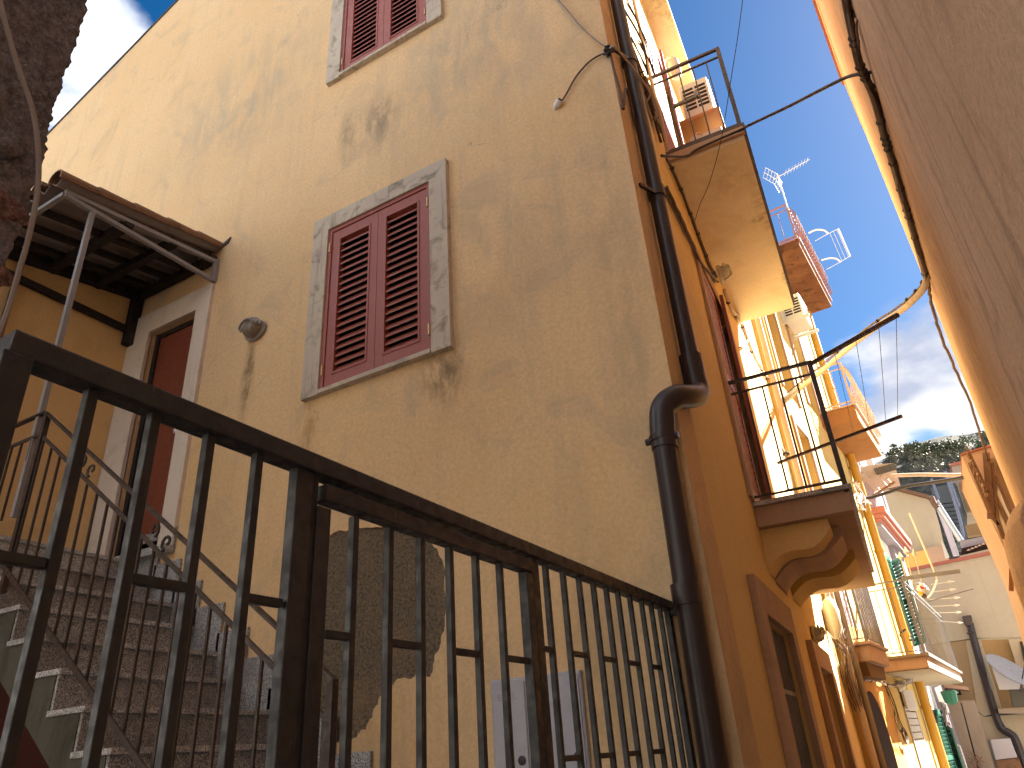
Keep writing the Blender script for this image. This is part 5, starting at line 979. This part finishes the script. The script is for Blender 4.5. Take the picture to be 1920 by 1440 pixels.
# ---- right far building B2
b2 = thing('salmon_building', 'salmon plastered building with wooden framed veranda window at the far right', 'building', (1.6, 14, 0))
plate([(1802, 853), (1825, 846), (1850, 838), (1990, 830), (2100, 1500), (2035, 1500), (1898, 1062)], 14, 2.4, 'wall', 'salmon plaster', b2)
plate([(1801, 850), (1825, 843), (1852, 835), (1990, 827), (1990, 830), (1850, 838), (1825, 846), (1802, 853)], 13.95, 2.5, 'roof_edge', 'roof red', b2)
def bmpx(a, b, y, w, name, mat, parent, h=None): return MB().beam(atY(*a, y), atY(*b, y), w, h or w).build(name, mat, parent)
vw = plate([(1848, 858), (1862, 860), (1935, 1010), (1905, 1045), (1860, 975)], 13.9, .05, 'veranda_window', 'pink trim', b2)
for a, b, w in (((1849, 850), (1858, 972), .10), ((1860, 868), (1872, 985), .05), ((1866, 892), (1905, 985), .04), ((1866, 925), (1898, 1005), .04), ((1858, 910), (1868, 918), .04), ((1862, 972), (1876, 990), .05), ((1872, 975), (1893, 1035), .04), ((1858, 950), (1880, 1010), .04)): bmpx(a, b, 13.8, w, 'window_bar', 'brown wood', vw)
plate([(1869, 898), (1900, 973), (1893, 975), (1870, 930)], 13.82, .03, 'pane', 'pale pane', vw); plate([(1871, 950), (1894, 1008), (1889, 1035), (1873, 985)], 13.82, .03, 'pane', 'pale pane', vw)
bm_ = thing('rotten_beam', 'splintered rotten timber beam across the salmon facade', 'beam', atY(1835, 900, 13.7)); bmpx((1812, 838), (1853, 922), 13.6, .035, 'timber', 'brown wood', bm_); bmpx((1818, 868), (1856, 962), 13.65, .05, 'timber', 'brown wood', bm_)
k = MB()
for i in range(22): t_ = i/21; p = atY(1814+38*t_+random.uniform(-2, 3), 850+78*t_, 13.55); k.beam(p, p+Vector((random.uniform(-.04, .04), .02, random.uniform(-.09, .09))), .025)
k.build('splinters', 'brown wood', bm_)
sc_ = thing('wooden_box', 'small brown wooden box on the ledge beside the buttress', 'box', atY(1893, 982, 10.5)); plate([(1889, 974), (1901, 972), (1905, 988), (1890, 992)], 10.4, .2, 'box_body', 'wood orange', sc_); bmpx((1897, 1008), (1896, 1108), 8.9, .04, 'strut', 'wood orange', sc_)
# ================= unseen house row added behind the viewer to bounce sun onto shaded walls
rh = thing('bounce_house_row', 'unseen cream plastered house row added behind the viewer to bounce sunlight', 'building', (-3, -8, 0))
k = MB(); k.prism([(-16, -8, 0), (9, -8, 0), (9, -8, 8.3), (-16, -8, 8.3)], (0, -1, 0), .4, [[(x, -8, z), (x+1, -8, z), (x+1, -8, z+1.7), (x, -8, z+1.7)] for x in (-13, -9.5, -6, -2.5, 3) for z in (1.2, 4.3)]); k.build('wall', 'ochre pale', rh)
MB().box((-16, -9, 0), (9, -8.6, 8.2)).build('inner_wall', 'dark opening', rh)
# ================= hill and trees
def hill():
    m = MB(); xs = np.linspace(-40, 60, 150); ys = np.concatenate([np.linspace(48, 58, 8), np.linspace(58.5, 68, 36), np.linspace(68.5, 90, 24)]); vs = []
    for y in ys:
        for x in xs:
            az = x/y; ridge = 1.6+68*(math.tan(R(17.4))-.10*max(0, az-.03)+.02*math.sin(az*9))
            t_ = (y-50)/18; z = 2+(ridge-2)*(0 if t_ < 0 else min(1, t_)**.75) if y < 68 else ridge-.05*(y-68)
            n = mnoise.fractal(Vector((x*.16, y*.16, z*.12)), 1, 2.1, 5); z += n*.9*(1 if y < 67 else .45)
            vs.append((x+mnoise.noise(Vector((x*.4, y*.4, 7)))*.6, y+mnoise.noise(Vector((x*.3, z*.5, 2)))*1.2, z))
    nx = len(xs); fs = [(j*nx+i, j*nx+i+1, (j+1)*nx+i+1, (j+1)*nx+i) for j in range(len(ys)-1) for i in range(nx-1)]
    m.add(vs, fs); struct(m, 'hillside', 'hill rock', smooth=True)
hill()
def crown(name, c, rx, rz, n, mat, parent, s=.25):
    m = MB(); cl = [Vector((random.gauss(0, .5)*rx, random.gauss(0, .5)*rx, random.gauss(0, .42)*rz)) for _ in range(max(4, n//50))]
    for i in range(n):
        p = Vector(c)+random.choice(cl)+Vector((random.gauss(0, .2)*rx, random.gauss(0, .2)*rx, random.gauss(0, .16)*rz))
        a = Vector((random.uniform(-1, 1), random.uniform(-1, 1), random.uniform(-1, 1))).normalized()*s*random.uniform(.6, 1.2); b = a.cross(Vector((random.uniform(-1, 1), random.uniform(-1, 1), random.uniform(-1, 1)))).normalized()*s*.6
        m.add([p-a, p+b, p+a, p-b], [(0, 1, 2, 3)])
    return m.build(name, mat, parent, smooth=False)
for i, (x, y, r, lab) in enumerate(((1700, 836, 1.0, 'sparse low tree on the hill crest above the orange balcony'), (1736, 834, 1.1, 'thin upright tree on the hill crest'), (1800, 826, 2.1, 'broad rounded tree on the hill crest above the salmon building'), (1765, 838, 1.2, 'low bushy tree between the thin tree and the broad tree on the crest'), (1843, 828, 1.3, 'small tree touching the edge of the right wall on the crest'), (1672, 842, .9, 'small shrub like tree at the left end of the hill crest'))):
    p = atY(x, y, 66); r *= .6; t = thing('tree', lab, 'tree', (p.x, p.y, p.z-r*1.2)); b0 = Vector(t.location)
    MB().tube([b0+Vector((0, 0, -1)), b0+Vector((.1, 0, r*.6)), b0+Vector((.15, 0, r*1.2))], .1, 6, True, lambda i: (.14, .1, .05)[i]).build('trunk', 'bark', t); crown('crown', p-Vector((0, 0, r*.3)), r, r*.8, int(760*r), 'leaf dark', t, .11)
def scrub():
    m = MB()
    for i in range(300):
        px, py = random.uniform(1640, 1850), random.uniform(838, 915)
        if random.random() < (py-838)/60: continue
        yy = 66-(py-838)*.10; p = atY(px, py+7, yy-.9); s = random.uniform(.1, .32)
        for q in range(9):
            c = p+Vector((random.gauss(0, s), random.gauss(0, s), random.gauss(0, s*.6))); a = Vector((random.uniform(-1, 1), random.uniform(-1, 1), random.uniform(-1, 1)))*.085; b = a.cross(Vector((random.uniform(-1, 1), 1, random.uniform(-1, 1))))*.7; b = b if b.length > 0 else Vector((.1, 0, 0))
            m.add([c-a, c+b, c+a, c-b], [(0, 1, 2, 3)])
    tag(m.build('hill_scrub', 'leaf dry', smooth=False), 'dry scrub and bushes covering the rocky hillside', 'scrub', None, 'stuff')
scrub()

# repeats share a group phrase
for cat, grp in (('wall lamp', 'lamps fixed to the house walls'), ('tree', 'trees along the hill crest'), ('meter box', 'grey meter boxes behind the fence'), ('air conditioner', 'air conditioners on the street fronts'), ('antenna', 'television antennas'), ('drainpipe', 'drainpipes on the house fronts'), ('cable', 'loose cables on walls and over the alley'), ('cables', 'strapped cable bundles'), ('clothes line', 'clothes lines on balconies'), ('building', 'houses of the alley')):
    for o in S.objects:
        if o.parent is None and o.get('category') == cat: o['group'] = grp
